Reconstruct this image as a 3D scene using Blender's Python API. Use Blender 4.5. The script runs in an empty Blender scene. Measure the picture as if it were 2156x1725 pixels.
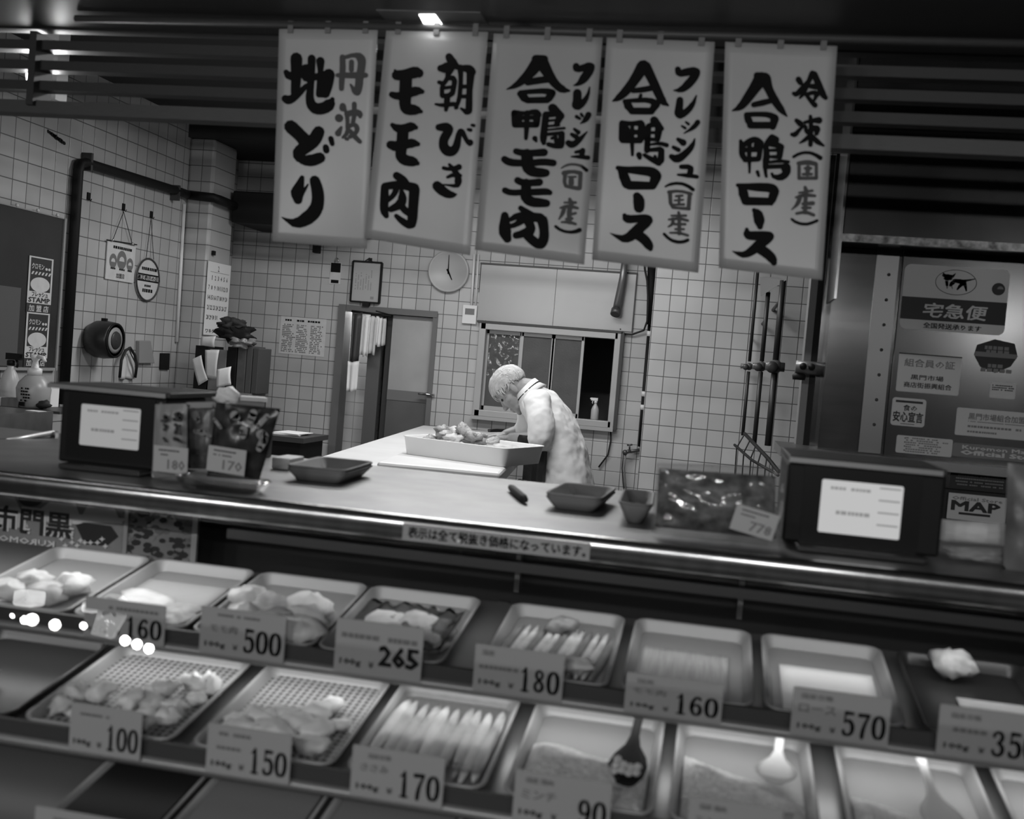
import bpy, bmesh, math, random
import numpy as np
from mathutils import Vector, Matrix, Quaternion, noise
random.seed(7)
S = bpy.context.scene
COL = S.collection
# ---------------------------------------------------------------- camera
W, H, F = 2156, 1725, 2300.0
EYE = Vector((0, 0, 1.45))
YAW, PIT, ROL = (math.radians(a) for a in (10.43, 2.52, 4.72))
_fw = Vector((-math.sin(YAW)*math.cos(PIT), math.cos(YAW)*math.cos(PIT), -math.sin(PIT)))
_r0 = Vector((math.cos(YAW), math.sin(YAW), 0)); _u0 = _r0.cross(_fw)
CR = math.cos(ROL)*_r0 + math.sin(ROL)*_u0
CU = math.cos(ROL)*_u0 - math.sin(ROL)*_r0
CF = _fw
cd = bpy.data.cameras.new('camera'); cam = bpy.data.objects.new('camera', cd); COL.objects.link(cam)
m = Matrix((CR, CU, -CF)).transposed().to_4x4(); m.translation = EYE
cam.matrix_world = m
cd.sensor_fit = 'HORIZONTAL'; cd.sensor_width = 36; cd.lens = 36*F/W
cd.clip_start = 0.02; cd.clip_end = 60
cd.dof.use_dof = True; cd.dof.focus_distance = 6.0; cd.dof.aperture_fstop = 3.6
S.camera = cam

def ray(px, py): return CR*((px-W/2)/F) - CU*((py-H/2)/F) + CF
def PY(px, py, y): d = ray(px, py); return EYE + d*(y/d.y)          # photo point carried to the plane Y = y
def PX(px, py, x): d = ray(px, py); return EYE + d*(x/d.x)
def PZ(px, py, z): d = ray(px, py); return EYE + d*((z-EYE.z)/d.z)

# ---------------------------------------------------------------- light and exposure
S.view_settings.view_transform = 'Standard'; S.view_settings.look = 'None'
S.view_settings.gamma = 1; S.view_settings.use_curve_mapping = False
S.view_settings.exposure = 0.0
wd = bpy.data.worlds.new('world'); S.world = wd; wd.use_nodes = True
wd.node_tree.nodes['Background'].inputs[0].default_value = (.5, .5, .5, 1)
wd.node_tree.nodes['Background'].inputs[1].default_value = 0.035
try:
    S.cycles.max_bounces = 8; S.cycles.transparent_max_bounces = 16; S.cycles.use_denoising = True
    S.cycles.sample_clamp_indirect = 4.0; S.cycles.caustics_reflective = False; S.cycles.caustics_refractive = False
except Exception: pass

def area_light(name, loc, sx, sy, power, direction=(0, 0, -1), spread=math.pi):
    l = bpy.data.lights.new(name, 'AREA'); l.shape = 'RECTANGLE'; l.size = sx; l.size_y = sy; l.energy = power
    l.spread = spread
    o = bpy.data.objects.new(name, l); COL.objects.link(o); o.location = loc
    o.rotation_euler = Vector(direction).to_track_quat('-Z', 'Y').to_euler()
    return o
LIGHTS = dict(room=44, case=4.8, shelf=2.0, street=13)
# fluorescent tubes of the kitchen, hung under its ceiling; the tube of the display case; added fills under its shelves and from the street
area_light('kitchen_tube_light', (-1.5, 6.0, 2.72), 1.9, .25, LIGHTS['room'])
area_light('kitchen_tube_light', (-.95, 4.3, 2.72), 1.1, .25, LIGHTS['room']*.8)
for _x in (-2.7, -1.6, -.6, .35, 2.2): area_light('street_fill_light', (_x, -1.3, 2.08), .32, .06, LIGHTS['street'], (0, .98, -.2))  # added fill lights from the street side, unseen, for banners and cards
area_light('case_tube_light', (-0.5, 2.16, 1.045), 2.7, .03, LIGHTS['case'], (0, -.2, -1))
area_light('shelf_fill_light', (-0.5, 1.99, .838), 2.7, .07, LIGHTS['shelf'], (0, .15, -1))  # added fill under the upper shelf, brightens the middle trays
area_light('shelf_fill_light', (-0.5, 1.77, .700), 2.7, .07, LIGHTS['shelf']*.12, (0, .15, -1))  # added fill under the middle shelf, brightens the lowest trays

# ---------------------------------------------------------------- materials
MATS = {}
def mat(name, v, rough=.5, metal=0.0, v2=None, scale=8.0, bump=0.0, bscale=60.0, emit=0.0, alpha=1.0, trans=0.0, spec=.5, coat=0.0, stretch=None, sub=0.0):
    if name in MATS: return MATS[name]
    mt = bpy.data.materials.new(name); mt.use_nodes = True; nt = mt.node_tree; b = nt.nodes['Principled BSDF']
    b.inputs['Base Color'].default_value = (v, v, v, 1); b.inputs['Roughness'].default_value = rough; b.inputs['Metallic'].default_value = metal
    b.inputs['Specular IOR Level'].default_value = spec; b.inputs['Alpha'].default_value = alpha
    b.inputs['Transmission Weight'].default_value = trans; b.inputs['Coat Weight'].default_value = coat
    if sub: b.inputs['Subsurface Weight'].default_value = sub; b.inputs['Subsurface Radius'].default_value = (.01, .01, .01)
    if emit:
        b.inputs['Emission Color'].default_value = (1, 1, 1, 1); b.inputs['Emission Strength'].default_value = emit
    if v2 is not None or bump:
        tc = nt.nodes.new('ShaderNodeTexCoord'); mp = nt.nodes.new('ShaderNodeMapping')
        if stretch: mp.inputs['Scale'].default_value = stretch
        nt.links.new(tc.outputs['Object'], mp.inputs[0])
        if v2 is not None:
            n = nt.nodes.new('ShaderNodeTexNoise'); n.inputs['Scale'].default_value = scale; n.inputs['Detail'].default_value = 5
            r = nt.nodes.new('ShaderNodeMapRange'); r.inputs['From Min'].default_value = .3; r.inputs['From Max'].default_value = .7
            r.inputs['To Min'].default_value = v; r.inputs['To Max'].default_value = v2
            nt.links.new(mp.outputs[0], n.inputs['Vector']); nt.links.new(n.outputs['Fac'], r.inputs['Value'])
            nt.links.new(r.outputs[0], b.inputs['Base Color'])
        if bump:
            n = nt.nodes.new('ShaderNodeTexNoise'); n.inputs['Scale'].default_value = bscale; n.inputs['Detail'].default_value = 4
            bp = nt.nodes.new('ShaderNodeBump'); bp.inputs['Strength'].default_value = bump; bp.inputs['Distance'].default_value = .01
            nt.links.new(mp.outputs[0], n.inputs['Vector']); nt.links.new(n.outputs['Fac'], bp.inputs['Height']); nt.links.new(bp.outputs[0], b.inputs['Normal'])
    MATS[name] = mt; return mt

def tile_mat(name, v, axis, su, sv, ou, ov, rough=.3, grout=.09, gw=.022):
    """glazed wall tiles: grout lines every su x sv metres from (ou, ov), each tile a little different"""
    mt = bpy.data.materials.new(name); mt.use_nodes = True; nt = mt.node_tree; b = nt.nodes['Principled BSDF']
    N = nt.nodes.new; L = nt.links.new
    g = N('ShaderNodeNewGeometry'); sp = N('ShaderNodeSeparateXYZ'); L(g.outputs['Position'], sp.inputs[0])
    def M(op, a, c=None):
        n = N('ShaderNodeMath'); n.operation = op
        for i, q in enumerate((a, c)):
            if q is None: continue
            if isinstance(q, (int, float)): n.inputs[i].default_value = q
            else: L(q, n.inputs[i])
        return n.outputs[0]
    dist = []; idx = []
    for out, s, o in ((sp.outputs[axis], su, ou), (sp.outputs['Z'], sv, ov)):
        t = M('DIVIDE', M('SUBTRACT', out, o), s); fl = M('FLOOR', M('ADD', t, .5)); idx.append(M('FLOOR', t))
        dist.append(M('ABSOLUTE', M('SUBTRACT', t, fl)))
    d = M('MINIMUM', dist[0], dist[1])
    r = N('ShaderNodeMapRange'); r.inputs['From Min'].default_value = gw*.55; r.inputs['From Max'].default_value = gw*1.5; L(d, r.inputs['Value'])
    cx = N('ShaderNodeCombineXYZ'); L(idx[0], cx.inputs[0]); L(idx[1], cx.inputs[1])
    wn = N('ShaderNodeTexWhiteNoise'); wn.noise_dimensions = '2D'; L(cx.outputs[0], wn.inputs['Vector'])
    vv = N('ShaderNodeMapRange'); vv.inputs['To Min'].default_value = v*.9; vv.inputs['To Max'].default_value = v*1.06; L(wn.outputs['Value'], vv.inputs['Value'])
    nz = N('ShaderNodeTexNoise'); nz.inputs['Scale'].default_value = 2.2; L(g.outputs['Position'], nz.inputs['Vector'])
    nr = N('ShaderNodeMapRange'); nr.inputs['From Min'].default_value = .3; nr.inputs['From Max'].default_value = .7; nr.inputs['To Min'].default_value = .82; nr.inputs['To Max'].default_value = 1.04; L(nz.outputs['Fac'], nr.inputs['Value'])
    tv = M('MULTIPLY', vv.outputs[0], nr.outputs[0])
    mx = N('ShaderNodeMix'); L(r.outputs[0], mx.inputs['Factor']); mx.inputs['A'].default_value = grout; L(tv, mx.inputs['B'])
    L(mx.outputs['Result'], b.inputs['Base Color']); b.inputs['Roughness'].default_value = rough
    bp = N('ShaderNodeBump'); bp.inputs['Strength'].default_value = .4; bp.inputs['Distance'].default_value = .004
    L(r.outputs[0], bp.inputs['Height']); L(bp.outputs[0], b.inputs['Normal'])
    return mt

def glass_mat(name, refl=1.0, tint=1.0, rough=0.02, ior=1.5, milky=0.0):
    """thin clear sheet: looks through, mirrors by Fresnel"""
    if name in MATS: return MATS[name]
    mt = bpy.data.materials.new(name); mt.use_nodes = True; nt = mt.node_tree; nt.nodes.clear(); N = nt.nodes.new
    o = N('ShaderNodeOutputMaterial'); t = N('ShaderNodeBsdfTransparent'); t.inputs[0].default_value = (tint,)*3+(1,)
    g = N('ShaderNodeBsdfGlossy'); g.inputs['Roughness'].default_value = rough
    f = N('ShaderNodeFresnel'); ge = N('ShaderNodeNewGeometry'); io = N('ShaderNodeMapRange')
    io.inputs['To Min'].default_value = ior; io.inputs['To Max'].default_value = 1/ior; nt.links.new(ge.outputs['Backfacing'], io.inputs['Value']); nt.links.new(io.outputs[0], f.inputs[0]); mm = N('ShaderNodeMath'); mm.operation = 'MULTIPLY'; mm.inputs[1].default_value = refl
    mx = N('ShaderNodeMixShader'); nt.links.new(f.outputs[0], mm.inputs[0]); nt.links.new(mm.outputs[0], mx.inputs[0])
    nt.links.new(t.outputs[0], mx.inputs[1]); nt.links.new(g.outputs[0], mx.inputs[2])
    if milky:
        df = N('ShaderNodeBsdfDiffuse'); m2 = N('ShaderNodeMixShader'); m2.inputs[0].default_value = milky; df.inputs[0].default_value = (.8, .8, .8, 1)
        nt.links.new(mx.outputs[0], m2.inputs[1]); nt.links.new(df.outputs[0], m2.inputs[2]); nt.links.new(m2.outputs[0], o.inputs[0])
    else: nt.links.new(mx.outputs[0], o.inputs[0])
    MATS[name] = mt; return mt

ink = mat('black_ink', .008, .9, spec=.15)
ink_grey = mat('faded_red_ink', .085, .9, spec=.15)
ink_soft = mat('thin_grey_ink', .10, .6)
paper = mat('white_paper', .62, .6, v2=.55, scale=20)
paper_white = mat('bright_paper', .8, .6)
plastic_card = mat('price_card_plastic', .31, .45)
steel = mat('brushed_steel', .50, .30, 1.0, v2=.42, scale=30, stretch=(1, 30, 30))
steel_dark = mat('dull_steel', .30, .34, 1.0, v2=.22, scale=14)
steel_tray = mat('pressed_tray_steel', .33, .5, .3)
chrome = mat('chrome', .7, .12, 1.0)
black_plastic = mat('black_plastic', .008, .5, spec=.2)
black_matt = mat('black_paint', .008, .6, spec=.25)
dark_grey = mat('dark_grey_paint', .045, .5)
mid_grey = mat('grey_plastic', .16, .45)
white_plastic = mat('white_plastic', .72, .35)
white_poly = mat('white_cutting_plastic', .66, .45, v2=.60, scale=5)
rubber = mat('black_rubber', .012, .7)

# ---------------------------------------------------------------- mesh building
class MB:
    def __init__(s): s.v = []; s.f = []; s.mi = []; s.sm = []
    def add(s, vs, fs, mi=0, smooth=False):
        o = len(s.v); s.v += [tuple(p) for p in vs]
        for f in fs: s.f.append([i+o for i in f]); s.mi.append(mi); s.sm.append(smooth)
        return s
    def box(s, c, size, rot=None, mi=0):
        c = Vector(c); hx, hy, hz = (q/2 for q in size); vs = []
        for dx, dy, dz in ((-1,-1,-1),(1,-1,-1),(1,1,-1),(-1,1,-1),(-1,-1,1),(1,-1,1),(1,1,1),(-1,1,1)):
            p = Vector((dx*hx, dy*hy, dz*hz)); vs.append(c + (rot @ p if rot else p))
        return s.add(vs, [(0,3,2,1),(4,5,6,7),(0,1,5,4),(1,2,6,5),(2,3,7,6),(3,0,4,7)], mi)
    def bx(s, x0, x1, y0, y1, z0, z1, mi=0): return s.box(((x0+x1)/2, (y0+y1)/2, (z0+z1)/2), (x1-x0, y1-y0, z1-z0), None, mi)
    def slab(s, quad, n, t, mi=0):
        """quad of four points pushed by -n*t: a plate with thickness"""
        q = [Vector(p) for p in quad]; n = Vector(n).normalized()*t
        return s.add(q+[p-n for p in q], [(0,1,2,3),(7,6,5,4),(0,4,5,1),(1,5,6,2),(2,6,7,3),(3,7,4,0)], mi)
    def tube(s, pts, r, n=10, mi=0, cap=True):
        pts = [Vector(p) for p in pts]; rs = r if isinstance(r, (list, tuple)) else [r]*len(pts)
        up = None; rings = []
        for i, p in enumerate(pts):
            t = (pts[min(i+1, len(pts)-1)] - pts[max(i-1, 0)]).normalized()
            if up is None: up = t.orthogonal().normalized()
            else:
                up = up - t*up.dot(t)
                up = up.normalized() if up.length > 1e-6 else t.orthogonal().normalized()
            w = t.cross(up); rings.append([p + (up*math.cos(a)+w*math.sin(a))*rs[i] for a in (2*math.pi*k/n for k in range(n))])
        vs = [q for R in rings for q in R]; fs = []
        for i in range(len(pts)-1):
            for k in range(n): fs.append((i*n+k, i*n+(k+1)%n, (i+1)*n+(k+1)%n, (i+1)*n+k))
        if cap: fs += [tuple(range(n))[::-1], tuple(range((len(pts)-1)*n, len(pts)*n))]
        return s.add(vs, fs, mi, True)
    def lathe(s, prof, c, axis=(0,0,1), n=24, mi=0):
        c = Vector(c); q = Vector((0,0,1)).rotation_difference(Vector(axis)); vs = []
        for r, z in prof:
            for k in range(n):
                a = 2*math.pi*k/n; vs.append(c + q @ Vector((r*math.cos(a), r*math.sin(a), z)))
        fs = [(i*n+k, i*n+(k+1)%n, (i+1)*n+(k+1)%n, (i+1)*n+k) for i in range(len(prof)-1) for k in range(n)]
        if prof[0][0] > 1e-6: fs.append(tuple(range(n))[::-1])
        if prof[-1][0] > 1e-6: fs.append(tuple(range((len(prof)-1)*n, len(prof)*n)))
        return s.add(vs, fs, mi, True)
    def ball(s, c, r, rot=None, n=14, mi=0):
        c = Vector(c); rr = r if isinstance(r, (tuple, list)) else (r, r, r); vs = []; m_ = n//2
        for i in range(m_+1):
            th = math.pi*i/m_
            for k in range(n):
                a = 2*math.pi*k/n; p = Vector((rr[0]*math.sin(th)*math.cos(a), rr[1]*math.sin(th)*math.sin(a), rr[2]*math.cos(th)))
                vs.append(c + (rot @ p if rot else p))
        fs = [(i*n+k, (i+1)*n+k, (i+1)*n+(k+1)%n, i*n+(k+1)%n) for i in range(m_) for k in range(n)]
        return s.add(vs, fs, mi, True)
    def grid(s, fn, nu, nv, mi=0, smooth=True):
        vs = [fn(i/nu, j/nv) for j in range(nv+1) for i in range(nu+1)]
        return s.add(vs, [(j*(nu+1)+i, j*(nu+1)+i+1, (j+1)*(nu+1)+i+1, (j+1)*(nu+1)+i) for j in range(nv) for i in range(nu)], mi, smooth)
    def loops(s, rings, mi=0, smooth=True, closed=True, cap0=False, cap1=False):
        n = len(rings[0]); vs = [p for R in rings for p in R]
        fs = [(i*n+k, i*n+(k+1)%n, (i+1)*n+(k+1)%n, (i+1)*n+k) for i in range(len(rings)-1) for k in range(n if closed else n-1)]
        if cap0: fs.append(tuple(range(n))[::-1])
        if cap1: fs.append(tuple(range((len(rings)-1)*n, len(rings)*n)))
        return s.add(vs, fs, mi, smooth)
    def build(s, name, mats, parent=None, loc=None, bevel=0, weld=True, origin=True):
        if not isinstance(mats, (list, tuple)): mats = [mats]
        me = bpy.data.meshes.new(name)
        o = bpy.data.objects.new(name, me); COL.objects.link(o)
        vs = s.v; org = Vector((0, 0, 0))
        if parent is not None: org = parent.matrix_world.translation if False else Vector(parent.get('_org', (0,0,0)))
        elif origin and vs:
            a = np.array(vs); mn, mx = a.min(0), a.max(0); org = Vector(((mn[0]+mx[0])/2, (mn[1]+mx[1])/2, mn[2]))
        if loc is not None: org = Vector(loc)
        me.from_pydata([tuple(Vector(p)-org) for p in vs], [], s.f)
        for mm_ in mats: me.materials.append(mm_)
        for p, mi, sm in zip(me.polygons, s.mi, s.sm): p.material_index = mi; p.use_smooth = sm
        me.update()
        if parent is not None: o.parent = parent; o['_org'] = tuple(org)
        else: o.location = org; o['_org'] = tuple(org)
        if bevel:
            b = o.modifiers.new('bevel', 'BEVEL'); b.width = bevel; b.segments = 2; b.limit_method = 'ANGLE'
        return o

def tag(o, label=None, cat=None, group=None, kind=None):
    if label: o['label'] = label
    if cat: o['category'] = cat
    if group: o['group'] = group
    if kind: o['kind'] = kind
    return o
def struct(o): o['kind'] = 'structure'; return o
def thing(name, loc, label, cat, group=None):
    o = bpy.data.objects.new(name, None); COL.objects.link(o); o.location = loc; o['_org'] = tuple(loc); o.empty_display_size = .05
    return tag(o, label, cat, group)
def dup(o, loc=None, label=None, group=None, rotz=None):
    r = o.copy(); COL.objects.link(r)
    if loc is not None: r.location = loc
    if rotz is not None: r.rotation_euler.z = rotz
    if label: r['label'] = label
    if group: r['group'] = group
    for ch in list(o.children):
        c = ch.copy(); COL.objects.link(c); c.parent = r
        for g in ch.children:
            d = g.copy(); COL.objects.link(d); d.parent = c
    return r

# ---- lettering
def text_verts(body, size=1.0, bold=0.0, res=2):
    c = bpy.data.curves.new('t', 'FONT'); c.body = body; c.size = size; c.offset = bold*size; c.resolution_u = res; c.fill_mode = 'FRONT'
    o = bpy.data.objects.new('t', c); COL.objects.link(o)
    dg = bpy.context.evaluated_depsgraph_get(); dg.update()
    me = bpy.data.meshes.new_from_object(o.evaluated_get(dg))
    vs = [v.co.copy() for v in me.vertices]; fs = [tuple(p.vertices) for p in me.polygons]
    bpy.data.objects.remove(o); bpy.data.curves.remove(c); bpy.data.meshes.remove(me)
    return vs, fs
_tc = {}
def write(mb, body, O, U, V, w=None, h=None, bold=0.0, mi=0, n=None, lift=.0008, res=1):
    """lettering laid in the plane O + u*U + v*V, fitted to width w / height h metres from its lower left corner O; bold thickens by restriking"""
    key = (body, res)
    if key not in _tc: _tc[key] = text_verts(body, 1.0, 0, res)
    vs, fs = _tc[key]
    if not vs: return
    x0 = min(p.x for p in vs); x1 = max(p.x for p in vs); y0 = min(p.y for p in vs); y1 = max(p.y for p in vs)
    sx = w/(x1-x0) if w else None; sy = h/max(y1-y0, .2) if h else None
    sx = sx or sy; sy = sy or sx
    U = Vector(U).normalized(); V = Vector(V).normalized(); nn = Vector(n) if n else U.cross(V)
    b = bold*.9
    for k, (du, dv) in enumerate(((-b, -b), (b, -b), (b, b), (-b, b)) if bold else ((0, 0),)):
        mb.add([Vector(O) + U*((p.x-x0+du)*sx) + V*((p.y-y0+dv)*sy) + nn*(lift+k*.00004) for p in vs], fs, mi)

def strokes(mb, data, place, mi=0, seg=9, wide=1.0):
    """brush strokes: each a chain of x,y,width; place(x, y) -> point on the surface"""
    for st in data:
        p = [(Vector((a[0], a[1])), a[2]/2*wide) for a in st]
        # smooth the chain
        if len(p) > 2:
            q = [p[0]]
            for i in range(1, len(p)-1):
                a, b, c = p[i-1], p[i], p[i+1]
                q += [(b[0]*.75+a[0]*.25 if False else b[0].lerp(a[0], .3), b[1]*.7+a[1]*.3), (b[0]*.7+a[0]*.15+c[0]*.15, b[1]), (b[0].lerp(c[0], .3), b[1]*.7+c[1]*.3)]
            q.append(p[-1]); p = q
        for c, r in p:
            if r <= 1e-9: continue
            n = seg
            mb.add([place(c.x+r*math.cos(2*math.pi*k/n), c.y+r*math.sin(2*math.pi*k/n)) for k in range(n)], [tuple(range(n))], mi)
        for (a, ra), (b, rb) in zip(p[:-1], p[1:]):
            t = b-a
            if t.length < 1e-6: continue
            t.normalize(); nn = Vector((-t.y, t.x))
            mb.add([place(*(a+nn*ra)), place(*(a-nn*ra)), place(*(b-nn*rb)), place(*(b+nn*rb))], [(0,1,2,3)], mi)
def ST(txt):
    """'x,y,w x,y,w; ...' -> stroke lists"""
    return [[tuple(float(q) for q in a.split(',')) for a in st.split()] for st in txt.split(';') if st.strip()]
X3, Y3, Z3 = Vector((1,0,0)), Vector((0,1,0)), Vector((0,0,1))
# ================================================================= the setting
YB, XL, YR, ZC = 7.7, -3.64, 6.95, 2.89        # back wall, left wall, tiled projection on the right, ceiling
CT, CY0, CY1 = 1.12, 2.12, 3.0                 # counter top height, its front and back edges
tile_b = tile_mat('back_wall_tiles', .50, 'X', .1055, .1015, -1.979, 1.747)
tile_l = tile_mat('left_wall_tiles', .46, 'Y', .1185, .1062, 4.966, 2.066)
tile_r = tile_mat('projection_wall_tiles', .52, 'X', .1002, .1030, -.329, 1.946, rough=.25)
tile_r2 = tile_mat('projection_return_tiles', .47, 'Y', .1002, .1030, 6.95, 1.946, rough=.25)
tile_p = tile_mat('pillar_tiles', .43, 'X', .1002, .1062, -3.64, 2.066)
floor_m = mat('wet_concrete', .10, .5, v2=.07, scale=3)
ceil_m = mat('shaded_ceiling_board', .018, .8)  # near-black stands in for the shade above the downward lights
def c7(x, y): return (640+x/2.837, 500+y/2.837)
def c8(x, y): return (1380+x/3.45, 540+y/3.45)
def c1(x, y): return (x/3.593, y/3.593)
def c2(x, y): return (x/3.593, 400+y/3.593)
def c6(x, y): return (1740+x/2.396, 480+y/2.396)
def B7(x, y, Y=YB): return PY(*c7(x, y), Y)

struct(MB().bx(-5.5, 5.0, -3.5, 9.2, -.1, 0).build('floor', floor_m))
struct(MB().bx(-4.0, 3.2, 3.05, 9.2, ZC, ZC+.1).build('ceiling', ceil_m))
# back wall with its door opening and window opening
dx0, dx1, dz1 = -2.755, -2.02, 1.745
wx0, wx1, wz0, wz1 = -1.685, -.70, 1.055, 1.695
mb = MB()
for x0, x1, z0, z1 in ((-3.64, dx0, 0, ZC), (dx0, dx1, dz1, ZC), (dx1, wx0, 0, ZC), (wx0, wx1, 0, wz0), (wx0, wx1, wz1, ZC), (wx1, 3.2, 0, ZC)):
    mb.bx(x0, x1, YB, YB+.12, z0, z1)
struct(mb.build('wall_back', tile_b))
struct(MB().bx(XL-.12, XL, 1.6, 9.0, 0, ZC).build('wall_left', tile_l))
struct(MB().bx(-.435, 3.0, YR, YB, 0, ZC).build('wall_right', [tile_r]))
struct(MB().bx(-3.6, 3.2, 9.0, 9.1, 0, ZC).build('wall_rear', mat('unlit_plaster', .25, .8)))
# pillar in the corner, tiled, with a rounded top under the ceiling beam
pa = PY(395, 560, 6.93); pb = PY(436, 560, 6.93)
mb = MB().bx(XL, pb.x, 6.93, 7.28, 0, 2.78)
struct(mb.build('wall_left_pillar', tile_p, bevel=.02))
struct(MB().bx(XL, -2.6, 6.9, YB, 2.78, ZC).build('trim_1', ceil_m))
struct(MB().tube([PX(388, 430, XL+.012), PX(372, 720, XL+.012)], .012, 8).build('trim_2', white_plastic))

# --- door opening at the back: frame, the passage behind it, the door leaf
dm = mat('dark_door_frame', .045, .5)
o = thing('door_1', (dx0+.35, YB, 0), None, None); struct(o)
fr = MB()
fr.bx(dx0-.01, dx0+.045, YB-.03, YB+.12, 0, dz1+.02); fr.bx(dx0, dx1, YB-.02, YB+.1, dz1-.025, dz1+.02); fr.bx(dx1-.03, dx1+.005, YB-.015, YB+.1, 0, dz1)
fr.build('door_frame', mat('grey_door_frame', .14, .45), o)
lx0, lx1 = B7(500, 800).x, B7(768, 800).x
zk = B7(620, 935).z
MB().bx(lx0, lx1, YB+.03, YB+.07, zk+.02, dz1-.03).build('upper_panel', mat('frosted_door_sheet', .40, .5, v2=.30, scale=3), o)
MB().bx(lx0, lx1, YB+.03, YB+.07, .02, zk-.055).build('lower_panel', mat('lower_door_sheet', .115, .5, v2=.08, scale=4), o)
MB().bx(lx0, lx1, YB+.025, YB+.075, zk-.055, zk+.02).build('door_rail', mat('door_rail_grey', .16, .4), o)
h = B7(745, 938)
MB().tube([(h.x-.07, YB-.03, h.z), (h.x+.04, YB-.03, h.z), (h.x+.045, YB+.03, h.z)], .009, 8).build('handle', chrome, o)
MB().box((lx1-.02, YB+.02, h.z+.03), (.02, .02, .03)).build('lock', dark_grey, o)
# narrow second leaf folded back on the left of the opening
o = thing('door_2', (dx0+.25, YB+.05, 0), None, None); struct(o)
a, b = B7(352, 900).x, B7(430, 900).x
MB().bx(a, b, YB+.05, YB+.085, 0.02, dz1-.03).build('folded_panel', mat('folded_leaf', .10, .5), o)
MB().bx(b+.03, lx0+.0, YB+.06, YB+.1, 0.02, dz1-.03).build('jamb_panel', mat('jamb_dark', .035, .5), o)
a, b = B7(235, 1000).x, B7(342, 1000).x
struct(MB().bx(a-.2, b+.03, YB+.3, YB+.36, 0, 2.3).build('wall_passage', tile_mat('passage_tiles', .75, 'X', .1055, .1015, -2.70, 1.747, grout=.35)))
area_light('passage_light', (-2.62, YB+.16, 1.72), .15, .1, 1.2)

# --- window: aluminium frame, two frosted sliding sashes, one leaf open on the dark
alu = mat('weathered_aluminium', .40, .45, .35)
o = thing('window_1', ((wx0+wx1)/2, YB, wz0), None, None); struct(o)
fr = MB(); t = .038
for x0, x1, z0, z1 in ((wx0-.012, wx0+t, wz0-.015, wz1+.012), (wx1-.022, wx1+.02, wz0-.02, wz1+.012), (wx0, wx1, wz0-.015, wz0+.03), (wx0, wx1, wz1-.032, wz1+.012)):
    fr.bx(x0, x1, YB-.045, YB+.06, z0, z1)
fr.build('window_frame', alu, o, bevel=.003)
MB().bx(wx0-.03, wx1+.03, YB-.05, YB-.0, wz1+.012, wz1+.026).bx(wx1+.02, wx1+.042, YB-.05, YB, wz0-.03, wz1+.02).build('dark_casing', dark_grey, o)
MB().bx(wx0-.02, wx1+.02, YB-.06, YB-.0, wz0-.04, wz0-.015).build('window_sill', alu, o)
mx = [B7(x, 800).x for x in (1285, 1475, 1655)]
frost = mat('frosted_window_glass', .085, .55, v2=.06, scale=6, bump=.15, bscale=90)
for k, (x0, x1, y) in enumerate(((wx0+t, mx[0], .03), (mx[0], mx[1], .015), (mx[1], mx[2], .015))):
    f = MB(); zz0, zz1 = wz0+.03, wz1-.032; st = .013 if k else .016
    f.bx(x0-st/2, x0+st, YB+y-.012, YB+y+.012, zz0, zz1); f.bx(x1-st, x1+st/2, YB+y-.012, YB+y+.012, zz0, zz1)
    f.bx(x0, x1, YB+y-.012, YB+y+.012, zz1-.026, zz1); f.bx(x0, x1, YB+y-.012, YB+y+.012, zz0, zz0+.03)
    s = f.build('sash', alu, o)
    MB().bx(x0+.01, x1-.01, YB+y-.003, YB+y+.003, zz0+.02, zz1-.02).build('pane', frost, s)
# cellophane wrinkled over the first pane
def wr(u, v): 
    x = wx0+t+.02+u*(mx[0]-wx0-t-.04); z = wz1-.06-v*.30
    return Vector((x, YB+.012+.008*noise.noise(Vector((x*40, z*25, 3))), z))
clear = glass_mat('clear_film', 1.3, .96, .12)
MB().grid(wr, 14, 20).build('taped_film', clear, o)

# --- canopy over the shop front: soffit, lattice of dark boards, rails
wood = mat('dark_stained_wood', .022, .55, v2=.016, scale=30, stretch=(1, 20, 20))
wood_l = mat('worn_wood_rail', .060, .5, v2=.045, scale=30, stretch=(1, 20, 20))
YL = 2.88
zs = PZ(907, 41, 2.36)
struct(MB().bx(-3.4, 3.0, 2.05, 2.80, 2.275, 2.30).build('trim_3', mat('soffit_board', .038, .45, v2=.028, scale=4)))
o = thing('shop_lattice', (0, YL, 1.9), 'dark wooden lattice of horizontal boards across the top of the shop front', 'lattice')
slats_z = []
for y0, y1 in ((210, 239), (168, 189), (125, 139), (108, 116), (80, 95), (62, 73), (44, 54)):
    pass
zb = PY(0, 239, YL).z; pitch = .0575
sl = MB()
for k in range(1, 9):
    z0 = zb + .046 + (k-1)*pitch + .022
    sl.bx(-3.3, 2.9, YL-.02, YL+.025, z0, z0+.027)
sl.build('slat', wood, o)
MB().bx(-3.3, 2.9, YL-.03, YL+.03, zb, zb+.036).build('bottom_rail', wood_l, o)
for px in (88, 1100):
    p = PY(px, 120, YL)
    MB().bx(p.x-.011, p.x+.011, YL-.045, YL+.04, zb+.02, 2.275).build('post', wood, o)
# brightly lit upright seen through the lattice, and the bare lamp beside it
p0, p1 = PX(112, 215, -3.2), PX(118, 20, -3.2)
struct(MB().bx(p0.x-.05, p0.x+.05, p0.y-.06, p0.y+.03, p0.z+.0, ZC).build('trim_4', white_plastic))
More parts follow.
